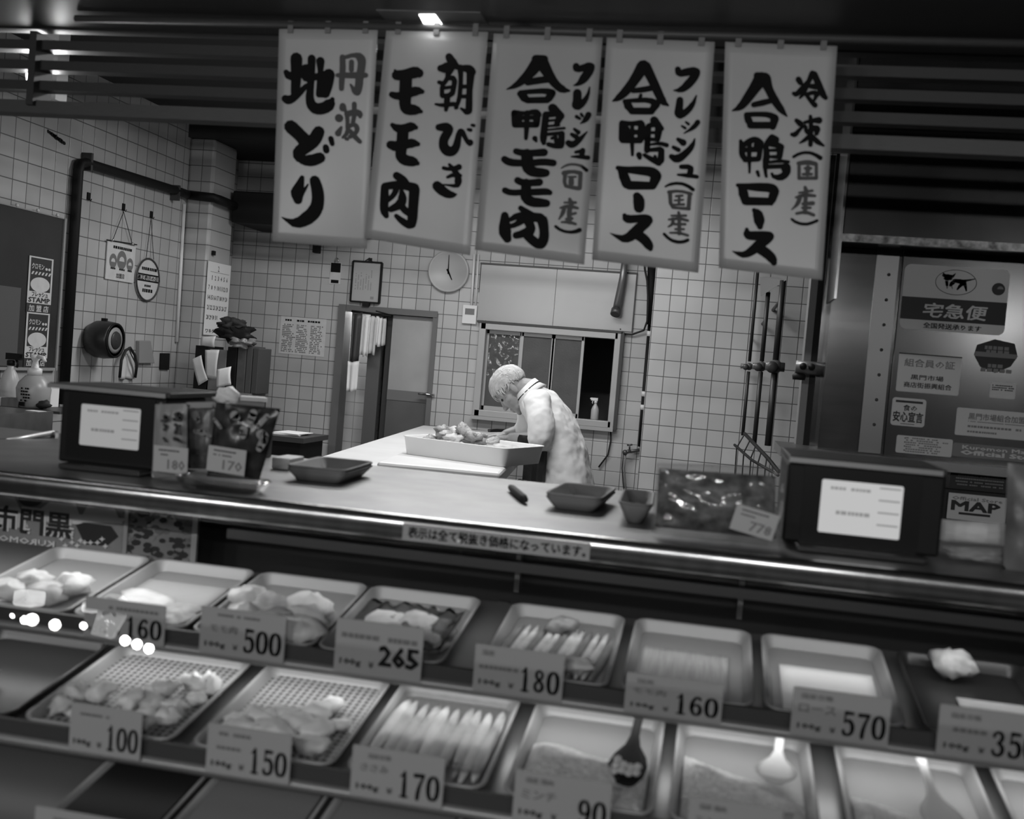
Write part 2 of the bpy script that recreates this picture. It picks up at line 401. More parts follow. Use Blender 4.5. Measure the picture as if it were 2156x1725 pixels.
# ================================================================= things on the left wall and in the back corner
def marks(mb, O, U, V, w, h, rows, mi=0, lo=.3, fill=.75, seed=1, n=None, lift=.0008, cell=None):
    """rows of small print too small to read: short dabs"""
    rnd = random.Random(seed); U = Vector(U).normalized(); V = Vector(V).normalized(); nn = Vector(n) if n else U.cross(V)
    rh = h/rows
    for r in range(rows):
        x = 0; end = w*(lo+(1-lo)*rnd.random())
        c = cell or rh*.8
        while x < end:
            ww = c*(.5+.5*rnd.random())
            if rnd.random() < fill:
                y = h-(r+.75)*rh; p = Vector(O)+nn*lift; hh = rh*.55
                mb.add([p+U*x+V*y, p+U*(x+ww)+V*y, p+U*(x+ww)+V*(y+hh), p+U*x+V*(y+hh)], [(0,1,2,3)], mi)
            x += ww*1.25
def plate(name, P0, U, V, w, h, t, mats, parent=None, n=None, round_=0.0):
    """thin board: lower left corner P0, thickness t along the normal U x V, front face at P0"""
    U = Vector(U).normalized(); V = Vector(V).normalized(); nn = Vector(n) if n else U.cross(V); P0 = Vector(P0)
    if round_ > 0:
        pts = []
        for cx, cy, a0 in ((round_, round_, math.pi), (w-round_, round_, 1.5*math.pi), (w-round_, h-round_, 0), (round_, h-round_, .5*math.pi)):
            for k in range(5): a = a0+k*math.pi/8; pts.append((cx+round_*math.cos(a), cy+round_*math.sin(a)))
    else: pts = [(0,0),(w,0),(w,h),(0,h)]
    f = [P0+U*a+V*b for a, b in pts]; bk = [p-nn*t for p in f]; k = len(f)
    mb = MB(); mb.add(f+bk, [tuple(range(k)), tuple(range(k, 2*k))[::-1]]+[(i, i+k, (i+1)%k+k, (i+1)%k) for i in range(k)])
    return mb.build(name, mats, parent)
LU, LV, LN = Vector((0,1,0)), Z3, X3      # on the left wall: u runs into the depth, normal to the right

# black drain pipe with its clamps
def wl(x, y, off=.035): return PX(*c2(x, y), XL+off)
t = thing('drain_pipe', PX(150, 790, XL), 'thick black pipe running up the left wall and bending over to the pillar', 'pipe')
pts = [PX(137, 800, XL+.035), PX(142, 650, XL+.035), PX(158.6, 456, XL+.035), PX(161, 345, XL+.035), PX(170, 337, XL+.035), PX(190, 343, XL+.035), PX(387, 410, XL+.035)]
xx = XL+.035
yv = pts[2].y; q = PX(387, 410, xx); z0 = PX(165, 336, xx).z
run = [(xx, yv, 1.0), (xx, yv, z0-.06), (xx, yv+.015, z0-.02), (xx, yv+.06, z0-.005), (xx, q.y-.05, q.z+.01), (xx, 6.90, q.z+.01)]
MB().tube(run, .029, 12).build('pipe_run', black_matt, t)
MB().tube([(XL+.035, 6.895, q.z+.01), (pb.x+.03, 6.895, q.z-.0), (pb.x+.05, 6.95, q.z-.005), (pb.x+.05, 7.17, q.z-.01)], .031, 12).build('pipe_run', black_matt, t)
for px, py in (c1(665, 1225), c1(1330, 1460)):
    c = PX(px, py, xx); MB().box((XL+.03, c.y, c.z), (.064, .02, .10)).build('clamp', dark_grey, t)
# black box duct behind the pillar
o = MB().bx(pb.x+.03, -2.55, 7.18, 7.7, PY(545, 470, 7.4).z-.03, PY(545, 405, 7.2).z).build('duct_box', black_matt, bevel=.01)
tag(o, 'black box duct on the back wall beside the corner pillar, below the ceiling', 'duct')

# hooks
hook_lab = ['small black adhesive hook on the left wall holding nothing, next to the black pipe', 'small black hook from which the square notice with three round pictures hangs', 'small black hook from which the oval sign hangs']
for k, (x, y) in enumerate(((670, 48), (935, 130), (1145, 187))):
    c = wl(x, y, .004)
    o = thing('wall_hook', c, hook_lab[k], 'hook', 'hooks on the tiled left wall')
    MB().box(c, (.008, .026, .042)).build('hook_plate', black_plastic, o)
    MB().tube([c+Vector((.004,0,-.018)), c+Vector((.016,0,-.026)), c+Vector((.02,0,-.014))], .003, 6).build('hook_tip', black_plastic, o)

# square hanging notice
a = wl(797, 672, .012); b = wl(1010, 705, .012); cc = wl(810, 380, .012)
w_ = b.y-a.y; h_ = cc.z-a.z
o = thing('hanging_notice', (XL+.012, a.y, a.z), 'square white notice with three round pictures hung by a cord on the left wall', 'notice')
nb = plate('board', (XL+.012, a.y, a.z), LU, LV, w_, h_, .006, paper, o)
mb = MB(); O = Vector((XL+.012, a.y, a.z))
for k, (u, v, r) in enumerate(((.22, .50, .13), (.52, .56, .17), (.82, .48, .12))):
    c = O+LU*(u*w_)+LV*(v*h_)+X3*.0008
    mb.add([c+LU*(r*w_*math.cos(q_))+LV*(r*w_*math.sin(q_)*1.05) for q_ in (2*math.pi*i/18 for i in range(18))], [tuple(range(18))], 1)
    mb.add([c+X3*.0006+LU*(r*w_*.55*math.cos(q_))+LV*(r*w_*(.55*math.sin(q_)-.15)) for q_ in (2*math.pi*i/10 for i in range(6))], [tuple(range(6))], 2)
    marks(mb, O+LU*(u*w_-.022)+LV*(.26*h_), LU, LV, .05, .02, 1, 0, .9, .9, 5+k)
write(mb, '加盟店', O+LU*(.36*w_)+LV*(.07*h_), LU, LV, .29*w_, None, .02)
marks(mb, O+LU*(.2*w_)+LV*(.80*h_), LU, LV, .62*w_, .03, 1, 0, 1, .9, 9)
mb.build('print', [ink, mat('print_mid', .16, .6), paper], o)
c = wl(935, 165, .018)
MB().tube([wl(852, 382, .018), c, wl(1000, 408, .018)], .0022, 6).build('cord', black_matt, o)
MB().tube([wl(808, 378, .016), wl(1035, 415, .016)], .004, 6).build('top_rod', black_matt, o)
for q_ in ((852, 380), (1003, 410)): MB().ball(wl(q_[0], q_[1], .02), .009, None, 8).build('ring', chrome, o)

# oval hanging sign
c = wl(1117, 680, .012); ry = (wl(1117, 515, .012)-wl(1117, 845, .012)).z/2; rx = (wl(1205, 690, .012).y-wl(1029, 672, .012).y)/2
o = thing('oval_sign', c-Z3*ry, 'oval white sign with a dark rim hung by a long cord on the left wall', 'sign')
E_ = [(rx*math.cos(2*math.pi*i/36), ry*math.sin(2*math.pi*i/36)) for i in range(36)]
mb = MB(); f = [c+LU*u+LV*v for u, v in E_]; mb.add(f+[p-X3*.006 for p in f], [tuple(range(36)), tuple(range(36, 72))[::-1]]+[(i, i+36, (i+1)%36+36, (i+1)%36) for i in range(36)])
mb.build('disc', paper, o)
MB().tube([c+LU*(u*.97)+LV*(v*.97)+X3*.002 for u, v in E_]+[c+LU*(E_[0][0]*.97)+LV*(E_[0][1]*.97)+X3*.002], .0065, 8).build('rim', dark_grey, o)
mb = MB()
for v in (.22, -.06):
    hw = rx*math.sqrt(1-v*v)*.95
    mb.add([c+X3*.001+LU*(-hw)+LV*(v*ry-.005), c+X3*.001+LU*hw+LV*(v*ry-.005), c+X3*.001+LU*hw+LV*(v*ry+.005), c+X3*.001+LU*(-hw)+LV*(v*ry+.005)], [(0,1,2,3)])
write(mb, '適正表示の店', c+LU*(-rx*.88)+LV*(-.02*ry), LU, LV, rx*1.76, ry*.2, .03)
marks(mb, c+LU*(-rx*.55)+LV*(.36*ry), LU, LV, rx*1.15, .035, 1, 0, 1, .95, 4)
marks(mb, c+LU*(-rx*.25)+LV*(-.38*ry), LU, LV, rx*.5, .025, 1, 0, 1, .95, 6)
marks(mb, c+LU*(-rx*.4)+LV*(-.66*ry), LU, LV, rx*.9, .04, 1, 0, 1, .95, 7)
mb.build('print', ink, o)
MB().tube([wl(1105, 518, .018), wl(1143, 215, .018), wl(1162, 527, .018)], .0022, 6).build('cord', black_matt, o)

# dark notice board at the left edge with the two stamp posters
a = wl(440, 1352, .02); zt = wl(490, 215, .02); yl = PX(-60, 600, XL+.02).y
o = thing('wall_mirror', (XL+.01, a.y-.4, a.z), 'large dark mirror board with a thin pale frame on the left wall', 'mirror')
w_ = zt.y-yl; h_ = zt.z-a.z
plate('mirror_glass', (XL+.018, yl, a.z), LU, LV, w_, h_, .012, mat('dark_mirror', .05, .25, .3, v2=.03, scale=2), o)
mb = MB()
mb.bx(XL, XL+.026, yl, yl+w_, a.z-.012, a.z+.004).bx(XL, XL+.026, yl+w_-.004, yl+w_+.012, a.z-.012, a.z+h_).bx(XL, XL+.022, yl, yl+w_, a.z+h_-.006, a.z+h_)
mb.build('frame', mat('pale_frame', .3, .5), o)
for k in range(4): MB().lathe([(.0, .012), (.008, .01), (.01, 0)], (XL+.018, yl+w_*(.18+.24*k), a.z+h_+.006), (1,0,0), 10).build('fixing_button', white_plastic, o)
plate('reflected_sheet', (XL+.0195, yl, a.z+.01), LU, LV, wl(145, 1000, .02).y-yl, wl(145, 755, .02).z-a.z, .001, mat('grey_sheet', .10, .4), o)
def stamp_poster(k, q0, q1, q2, lab):
    """q0 lower left of the band, q1 lower right, q2 top left (crop pixels)"""
    P0 = wl(*q0, .0215); P1 = wl(*q1, .0215); P2 = wl(*q2, .0215)
    w, h = P1.y-P0.y, P2.z-P0.z; O = Vector((XL+.0215, P0.y, P0.z))
    o = thing('stamp_poster', O, lab, 'poster', 'stamp shop posters on the dark mirror')
    plate('sheet', O, LU, LV, w, h, .001, mat('poster_dark', .035, .5), o)
    mb = MB()
    def rect(u0, u1, v0, v1, mi, lf):
        mb.add([O+X3*lf+LU*(u*w)+LV*(v*h) for u, v in ((u0,v0),(u1,v0),(u1,v1),(u0,v1))], [(0,1,2,3)], mi)
    rect(.0, 1, .165, 1, 0, .0004); rect(.07, .93, .38, .975, 1, .0008)
    # a plain round field where the poster's picture is, under a hatched head band
    mb.add([O+X3*.0012+LU*(w*(.5+.40*math.cos(q_)))+LV*(h*(.505+.135*math.sin(q_))) for q_ in (2*math.pi*i/24 for i in range(24))], [tuple(range(24))], 0)
    for i in range(6):
        mb.add([O+X3*.0014+LU*(w*(.10+.14*i+du))+LV*(h*dv) for du, dv in ((0,.68),(.07,.68),(.13,.735),(.06,.735))], [(0,1,2,3)], 0)
    write(mb, 'クロモン', O+LU*(.12*w)+LV*(.78*h), LU, LV, .5*w, .10*h, .02, 0, lift=.0014)
    for i in range(2):
        mb.add([O+X3*.0014+LU*(w*(.72+.12*i+.05*math.cos(q_)))+LV*(h*(.80+.025*math.sin(q_))) for q_ in (2*math.pi*i2/10 for i2 in range(10))], [tuple(range(10))], 0)
    write(mb, 'フレッシュ', O+LU*(.18*w)+LV*(.285*h), LU, LV, .66*w, .085*h, .03, 1, lift=.0012)
    write(mb, 'STAMP', O+LU*(.06*w)+LV*(.185*h), LU, LV, .88*w, .085*h, .035, 1, lift=.0012)
    write(mb, '加 盟 店', O+LU*(.1*w)+LV*(.02*h), LU, LV, .8*w, .115*h, .02, 0, lift=.0012)
    mb.build('print', [paper, mat('poster_dark', .035, .5)], o)
stamp_poster(0, (197, 922), (380, 930), (225, 495), 'upper of two posters reading フレッシュ STAMP on the dark mirror')
stamp_poster(1, (177, 1340), (352, 1340), (200, 922), 'lower of two posters reading フレッシュ STAMP on the dark mirror')

# round black wall speaker
c = wl(875, 1140, .17)
o = thing('wall_speaker', (XL, c.y, c.z-.11), 'round black drum-shaped speaker with a pale ring face, on the left wall', 'speaker')
MB().lathe([(.05, 0), (.088, .012), (.108, .05), (.112, .10), (.106, .155), (.100, .168)], (XL, c.y, c.z), (1,0,0), 28).build('body', mat('speaker_black', .02, .35), o)
MB().lathe([(.100, .160), (.103, .172), (.094, .176), (.092, .168)], (XL, c.y, c.z), (1,0,0), 28).build('rim', black_plastic, o)
MB().lathe([(.092, .166), (.055, .171), (.0, .171)], (XL, c.y, c.z), (1,0,0), 28).build('face_ring', mat('pale_ring', .26, .5), o)
MB().lathe([(.054, .171), (.05, .177), (.012, .174), (.0, .180)], (XL, c.y, c.z), (1,0,0), 24).build('centre', mat('speaker_centre', .03, .4), o)
MB().box((XL+.09, c.y-.0, c.z+.117), (.03, .02, .016)).build('lug', black_plastic, o)
# strap of black cable with a pale cloth under it
o = tag(MB().tube([wl(905, 1420, .04), wl(918, 1290, .05), wl(950, 1215, .05), wl(985, 1195, .05), wl(1020, 1250, .05), wl(1035, 1330, .05), wl(1022, 1420, .04)], .009, 8).tube([wl(975, 1190, .05), wl(990, 1240, .05), wl(1025, 1310, .06), wl(1030, 1400, .05)], .004, 6).build('looped_cable', rubber), 'black cable hung in a loop on the left wall below the round speaker', 'cable')
a = wl(915, 1430, .02); b = wl(1020, 1430, .02); t_ = wl(960, 1240, .02)
o = tag(MB().grid(lambda u, v: Vector((XL+.016+.012*math.sin(u*9)*(1-v), a.y+(b.y-a.y)*(.5+(u-.5)*(1-.3*v)), a.z+(t_.z-a.z)*v)), 12, 8).build('hanging_cloth', paper), 'white cloth hanging on the left wall inside the looped black cable', 'cloth')
o.modifiers.new('thick', 'SOLIDIFY').thickness = .006
# trapezoid plate and dark switch
a = wl(1055, 1312, .03)
mb = MB(); f = [wl(1058, 1142, .03), wl(1055, 1312, .03), wl(1172, 1312, .03), wl(1142, 1142, .03)]
mb.slab(f, X3, .03); o = tag(mb.build('outlet_cover', mat('outlet_grey', .26, .5), bevel=.004), 'grey outlet cover, wider at its foot, on the left wall beside the looped cable', 'cover')
f = [wl(1222, 1236, .014), wl(1216, 1358, .014), wl(1280, 1362, .014), wl(1287, 1236, .014)]
o = tag(MB().slab(f, X3, .014).build('switch_plate', black_plastic, bevel=.002), 'black switch plate on the left wall next to the white trunking', 'switch')

# calendar on the side of the pillar
cxp = pb.x+.012
def pc(x, y): return PX(*c2(x, y), cxp)
a = pc(1540, 1095); b = pc(1712, 1098); tp = pc(1562, 532)
w_ = b.y-a.y; h_ = tp.z-a.z; O = Vector((cxp, a.y, a.z))
o = thing('wall_calendar', O, 'white calendar sheet with a 2 at its head, hung on the tiled corner pillar', 'calendar')
plate('sheet', O, LU, LV, w_, h_, .004, paper_white, o)
mb = MB()
write(mb, '2', O+LU*(.42*w_)+LV*(.88*h_), LU, LV, None, .075*h_, 0, 0)
mb.add([O+X3*.001+LU*(u*w_)+LV*(v*h_) for u, v in ((.1,.862),(.93,.862),(.93,.866),(.1,.866))], [(0,1,2,3)])
day = 1
for r in range(5):
    for c_ in range(7):
        if r == 0 and c_ == 0: continue
        if day > 31: break
        write(mb, str(day), O+LU*((.06+.128*c_)*w_)+LV*((.755-.135*r)*h_), LU, LV, .085*w_ if day > 9 else (.016*w_ if day == 1 else .042*w_), .06*h_, .02); day += 1
write(mb, 'ワキタオート', O+LU*(.06*w_)+LV*(.03*h_), LU, LV, .8*w_, .055*h_, .02)
mb.build('print', ink, o)
cl = pc(1617, 478); MB().box(cl, (.016, .03, .03)).build('clip', black_plastic, o)

# cluttered shelf in the corner
sx0, sx1, sy0, sy1, sz = -3.38, -2.93, 6.56, 6.86, PY(470, 822, 6.7).z
o = thing('corner_cabinet', (-3.15, 6.7, 0), 'dark low cabinet in the corner under files and papers', 'cabinet')
MB().bx(sx0, sx1, sy0, sy1, 0, sz-.02).build('body', dark_grey, o)
MB().bx(sx0-.01, sx1+.01, sy0-.01, sy1+.01, sz-.02, sz).build('top', mid_grey, o)
def at(px, py, y): return PY(px, py, y)
def filebox(x0, x1, ytop, y, d, m_, nm, lab, cat, lean=0):
    A = at(x0, ytop, y); B = at(x1, ytop, y)
    R = Matrix.Rotation(lean, 3, 'Y')
    hgt = A.z-sz
    o = MB().box(((A.x+B.x)/2, y+d/2, sz+hgt/2), (B.x-A.x, d, hgt)).build(nm, m_, bevel=.003)
    return tag(o, lab, cat)
filebox(412, 440, 727, 6.6, .22, black_plastic, 'file_box', 'black file box at the left of the corner cabinet with a slip stuck on it', 'file')
filebox(442, 478, 735, 6.6, .22, mid_grey, 'file_box', 'grey file box behind the clipped papers on the corner cabinet', 'file')
filebox(480, 500, 730, 6.6, .2, black_plastic, 'ring_binder', 'black ring binder between papers and brown boards on the corner cabinet', 'binder')
filebox(502, 520, 727, 6.6, .2, mat('brown_board', .075, .6, v2=.05, scale=20), 'ledger_book', 'brown ledger standing left of its darker neighbour on the corner cabinet', 'book')
filebox(521, 533, 729, 6.6, .2, mat('brown_board2', .055, .6), 'ledger_book', 'thin brown ledger standing in the middle of the upright books in the corner', 'book')
filebox(534, 546, 733, 6.6, .2, dark_grey, 'ledger_book', 'dark ledger at the right end of the upright books in the corner', 'book')
def sheet(nm, quad, y, m_, lab, cat, curl=.01):
    q = [at(*p, y) for p in quad]
    def fn(u, v):
        p = (q[0]*(1-u)+q[1]*u)*(1-v)+(q[3]*(1-u)+q[2]*u)*v
        return p+Vector((0, -curl*math.sin(math.pi*v)*(.4+u), 0))
    o = MB().grid(fn, 5, 8).build(nm, m_); o.modifiers.new('thick', 'SOLIDIFY').thickness = .0015
    return tag(o, lab, cat)
sheet('paper_slip', ((404, 757), (424, 748), (438, 800), (418, 812)), 6.57, paper, 'curled white slip stuck out at the left of the black file box', 'paper')
sheet('paper_sheet', ((432, 737), (462, 737), (456, 800), (433, 795)), 6.58, paper, 'white sheet hanging on the grey file box in the corner', 'paper')
sheet('paper_card', ((458, 778), (487, 772), (487, 810), (456, 816)), 6.55, paper_white, 'white card with a black clip leaning below the binder in the corner', 'paper')
sheet('paper_note', ((424, 710), (455, 708), (452, 732), (422, 727)), 6.59, paper, 'white note under the foot of the wall calendar', 'paper')
A = at(470, 722, 6.6); Bq = at(530, 700, 6.6)
def rag(name, cpx, cpy, y, r, m_, lab, cat, seed, nz=.35, n=18, sc=14):
    c = at(cpx, cpy, y); mb = MB().ball((0,0,0), 1, None, n)
    mb.v = [tuple(c+Vector((p[0]*r[0], p[1]*r[1], p[2]*r[2]))*(1+nz*noise.noise(Vector(p)*2.2+Vector((seed, 0, 0))))) if False else tuple(c+Vector((p[0]*r[0], p[1]*r[1], p[2]*r[2]))*(1+nz*noise.noise(Vector(p)*2.2+Vector((seed*7.3, seed, 0))))) for p in mb.v]
    return tag(mb.build(name, m_), lab, cat)
rag('folded_apron', 500, 706, 6.68, (.11, .085, .055), black_matt, 'black folded cloth piled on the upright files in the corner', 'cloth', 1, .9, 26)
rag('crumpled_cloth', 490, 684, 6.72, (.085, .07, .045), mat('charcoal_cloth', .02, .8), 'dark crumpled cloth on top of the black folded one in the corner', 'cloth', 2, .9, 26)
rag('grey_rag', 512, 723, 6.62, (.075, .06, .032), mid_grey, 'grey crumpled bag squeezed on top of the upright files', 'bag', 3, .9, 26)

# small dark side table with papers, left of the kitchen doorway
A = at(583, 915, 6.2); Bq = at(650, 912, 6.2); zt = A.z
o = thing('side_table', ((A.x+Bq.x)/2, 6.35, 0), 'small dark table with a black drawer front beside the tiled back wall', 'table')
MB().bx(A.x-.5, Bq.x+.01, 6.1, 6.52, zt-.03, zt).build('table_top', dark_grey, o)
MB().bx(A.x-.45, Bq.x-.02, 6.13, 6.50, 0, zt-.03).build('body', black_plastic, o)
for k in range(3):
    d = .0045*k
    o = MB().box(((A.x+Bq.x)/2-.06+.01*k, 6.3, zt+.003+d), (.17, .21, .004), Matrix.Rotation(.15-.12*k, 3, 'Z')).build('paper_sheet', paper_white if k else paper)
    tag(o, ['lowest sheet of the little paper pile on the dark side table', 'middle sheet of the little paper pile on the dark side table', 'top sheet of the little paper pile on the dark side table'][k], 'paper', 'papers on the side table')

# ================================================================= things on the back wall
BU, BV, BN = X3, Z3, -Y3
def bw(x, y, off=.0): return PY(*c7(x, y), YB-off)
def bplate(name, x0, y0, x1, y1, off, t, m_, parent=None, round_=0):
    """board on the back wall from crop corner (x0,y1) to (x1,y0)"""
    a = bw((x0+x1)/2-(x1-x0)/2, (y0+y1)/2, off); b = bw(x1, (y0+y1)/2, off); zt = bw((x0+x1)/2, y0, off).z; zb_ = bw((x0+x1)/2, y1, off).z
    return plate(name, (a.x, YB-off, zb_), BU, BV, b.x-a.x, zt-zb_, t, m_, parent, n=-Y3, round_=round_), Vector((a.x, YB-off, zb_)), b.x-a.x, zt-zb_
# timetable poster (two sheets of fine print)
o = thing('fine_print_poster', bw(0, 690), 'white poster of fine print taped to the tiled back wall left of the kitchen doorway', 'poster')
x0, x1 = bw(-145, 600).x, bw(128, 600).x; za, zb_ = bw(0, 480).z, bw(0, 705).z
plate('sheet', (x0, YB-.003, zb_), BU, BV, x1-x0, za-zb_, .002, paper, o, n=-Y3)
mb = MB(); O = Vector((x0, YB-.003, zb_)); w_, h_ = x1-x0, za-zb_
for k in range(3): marks(mb, O+BU*(.05*w_+k*.31*w_)+BV*(.05*h_), BU, BV, .27*w_, .76*h_, 16, 0, .7, .75, 20+k, n=-Y3)
marks(mb, O+BU*(.1*w_)+BV*(.86*h_), BU, BV, .75*w_, .09*h_, 1, 1, .95, .95, 30, n=-Y3)
mb.build('print', [ink_soft, ink], o)
# paper charm with dark picture
o = thing('wall_charm', bw(185, 280), 'small dark and white paper charm hung by a ring on the tiled back wall', 'charm')
_, O, w_, h_ = bplate('card', 155, 150, 220, 280, .005, .003, paper, o)
mb = MB()
for u0, u1, v0, v1 in ((.05, .95, .55, .98), (.15, .85, .05, .20)): mb.add([O-Y3*.001+BU*(u*w_)+BV*(v*h_) for u, v in ((u0,v0),(u1,v0),(u1,v1),(u0,v1))], [(0,1,2,3)])
mb.build('print', ink, o); MB().tube([bw(185, 150, .01), bw(187, 128, .01), bw(197, 122, .01), bw(207, 132, .01), bw(203, 150, .01)], .003, 6).build('ring', chrome, o)
# framed certificate tilted out from the wall
o = thing('framed_certificate', bw(375, 390), 'white certificate in a thin dark frame hung on the back wall above the doorway', 'picture')
x0, x1 = bw(292, 270).x, bw(462, 270).x; za, zb_ = bw(380, 148).z, bw(365, 388).z
plate('sheet', (x0, YB-.02, zb_), BU, BV, x1-x0, za-zb_, .002, mat('certificate_paper', .42, .45), o, n=-Y3)
mb = MB()
for q in ((x0-.006, x0+.006, zb_, za), (x1-.006, x1+.006, zb_, za), (x0, x1, za-.006, za+.006), (x0, x1, zb_-.006, zb_+.006)): mb.bx(q[0], q[1], YB-.03, YB-.002, q[2], q[3])
mb.build('frame', black_matt, o)
mb = MB(); O = Vector((x0, YB-.02, zb_)); w_, h_ = x1-x0, za-zb_
for k in range(7): marks(mb, O+BU*(.16*w_+k*.09*w_)+BV*(.3*h_), BV, BU*-1, .5*h_, .012, 1, 0, .6, .8, 40+k, n=-Y3, cell=.012)
mb.bx(x0+.68*w_, x0+.80*w_, YB-.0212, YB-.0205, zb_+.08*h_, zb_+.15*h_)
mb.build('print', mat('pale_ink', .26, .6), o)
MB().tube([bw(355, 148, .02), bw(392, 122, .015), bw(412, 150, .02)], .003, 6).box(bw(396, 132, .012), (.025, .012, .02)).build('hanger', black_matt, o)
MB().box(bw(372, 402, .02), (.05, .04, .03)).build('lower_clip', black_matt, o)
# clock
c = bw(868, 205, .0); R = (bw(988, 205).x-bw(745, 205).x)/2
o = thing('wall_clock', c-Z3*R, 'round white wall clock showing five, half hidden by a hanging banner', 'clock')
MB().lathe([(R*.9, 0), (R, .01), (R, .03), (R*.94, .038), (R*.9, .03)], (c.x, YB, c.z), (0,-1,0), 40).build('clock_case', mat('clock_rim', .42, .4), o)
MB().lathe([(R*.92, .028), (0, .028)], (c.x, YB, c.z), (0,-1,0), 40).build('dial', mat('clock_face', .5, .4), o)
mb = MB(); F0 = Vector((c.x, YB-.028, c.z))
for h in range(1, 13):
    a = math.radians(90-30*h); s_ = R*.19; wd_ = R*(.22 if h > 9 else .12)
    write(mb, str(h), F0+BU*(R*.74*math.cos(a)-wd_/2)+BV*(R*.74*math.sin(a)-s_/2), BU, BV, wd_, s_, .015, n=-Y3)
mb.build('numerals', ink, o)
for nm, ang, ln, wd_ in (('hour_hand', -62, .45, .05), ('minute_hand', 91, .78, .03)):
    a = math.radians(ang); d = BU*math.cos(a)+BV*math.sin(a); e = BU*-math.sin(a)+BV*math.cos(a)
    MB().slab([F0-Y3*.006-d*R*.12-e*R*wd_, F0-Y3*.006+d*R*ln-e*R*wd_*.4, F0-Y3*.006+d*R*ln+e*R*wd_*.4, F0-Y3*.006-d*R*.12+e*R*wd_], -Y3, .002).build(nm, ink, o)
# switch box with its conduit
o = thing('thermostat_box', bw(985, 515), 'small white control box with a dark display under a thin conduit on the back wall', 'control box')
bplate('case', 947, 405, 1030, 515, .025, .025, white_plastic, o)
bplate('display', 962, 425, 1018, 462, .026, .002, mid_grey, o)
MB().tube([bw(1000, 405, .015), bw(1018, 100, .015)], .009, 8).tube([bw(1025, 405, .015), bw(1043, 100, .015)], .006, 8).build('conduit', white_plastic, o)
# steel panels over the window
o = thing('steel_wall_panel', bw(1500, 560), 'pair of large pale metal sheets screwed on the back wall above the window', 'panel')
xa, xm, xb = bw(1048, 350).x, bw(1500, 370).x, bw(1972, 390).x; za, zb_ = bw(1500, 190).z, wz1+.03
pm = mat('pale_metal_sheet', .38, .28, .25, v2=.34, scale=2)
MB().bx(xa, xm-.002, YB-.012, YB-.0, zb_, za).build('sheet', pm, o)
MB().bx(xm+.002, xb, YB-.012, YB-.0, zb_, za).build('sheet', pm, o)
mb = MB().bx(xa-.008, xb+.008, YB-.02, YB, za, za+.012).bx(xb, xb+.008, YB-.016, YB, zb_, za).bx(xa-.006, xa, YB-.016, YB, zb_+.2, za)
mb.build('edging', dark_grey, o)
mb = MB()
for px, py in ((1085, 500), (1478, 535), (1492, 537), (1890, 548)): mb.ball(bw(px, py, .014), .005, None, 8)
mb.build('screw', dark_grey, o)
# flue pipe hanging in front of the panel
o = thing('flue_pipe', bw(1862, 470), 'grey flue pipe coming down in front of the metal panel, with a round open end', 'pipe')
MB().tube([bw(1925, 60, .08), bw(1905, 240, .08), bw(1866, 440, .08)], [.022, .025, .03], 14).build('tube', mat('galvanised', .22, .35, .6), o)
c = bw(1862, 447, .10); MB().lathe([(.026, .02), (.034, .02), (.036, -.02), (.03, -.02), (.026, .0)], c, (-.1,-.55,-.83), 18).build('end_collar', mat('galvanised_dark', .10, .4, .5), o)
# cables and the dark pipe by the projection
o = tag(MB().tube([bw(1890, 575, .02), bw(1960, 580, .03), bw(2030, 555, .04), bw(2050, 500, .10), bw(2056, 380, .12), bw(2050, 260, .12), bw(2036, 190, .10), bw(2030, 60, .10)], .007, 8).build('power_cable', rubber), 'black cable curving from the window frame up beside the tiled projection', 'cable')
o = tag(MB().tube([bw(1832, 1140, .02), bw(1832, 1220, .02), bw(1815, 1300, .02), bw(1760, 1373, .02)], .006, 8).build('hanging_cable', rubber), 'black cable end dangling on the tiles below the window', 'cable')
o = thing('riser_pipe', bw(2010, 1240), 'thin black pipe running down the corner between back wall and tiled projection', 'pipe')
xp = -.47
def rp(x, y, off=.03): return PY(*c7(x, y), YB-off)
MB().tube([rp(2078, 120, .06), rp(2068, 520, .06)], .028, 12).build('upper_pipe', black_matt, o)
MB().tube([rp(2066, 520), rp(2020, 1060), rp(2005, 1250)], .013, 10).build('lower_pipe', black_matt, o)
for q in (560, 920, 1000): MB().tube([rp(2063-(q-560)*.09, q), rp(2060-(q-560)*.09, q+30)], .016, 10).build('sleeve', white_plastic, o)
# water tap with two hoses
o = thing('water_tap', rp(1935, 1300), 'old wall tap with two thin hoses near the tiled projection', 'tap')
MB().tube([rp(2005, 1270), rp(1975, 1275), rp(1950, 1278, .05)], .012, 10).tube([rp(1950, 1275, .05), rp(1918, 1285, .06)], .014, 10).ball(rp(1918, 1285, .06), .02, None, 10).build('spout', mat('old_brass', .10, .4, .6), o)
MB().tube([rp(1945, 1268, .05), rp(1945, 1240, .05)], .006, 8).tube([rp(1930, 1242, .05), rp(1962, 1238, .05)], .006, 8).build('tap_handle', mat('old_brass', .10, .4, .6), o)
for k in (0, 1): MB().tube([rp(1908+14*k, 1290, .06), rp(1900+14*k, 1380, .05), rp(1906+12*k, 1460, .05), rp(1918+12*k, 1560, .05)], .0055, 8).build('hose', mid_grey if k else dark_grey, o)
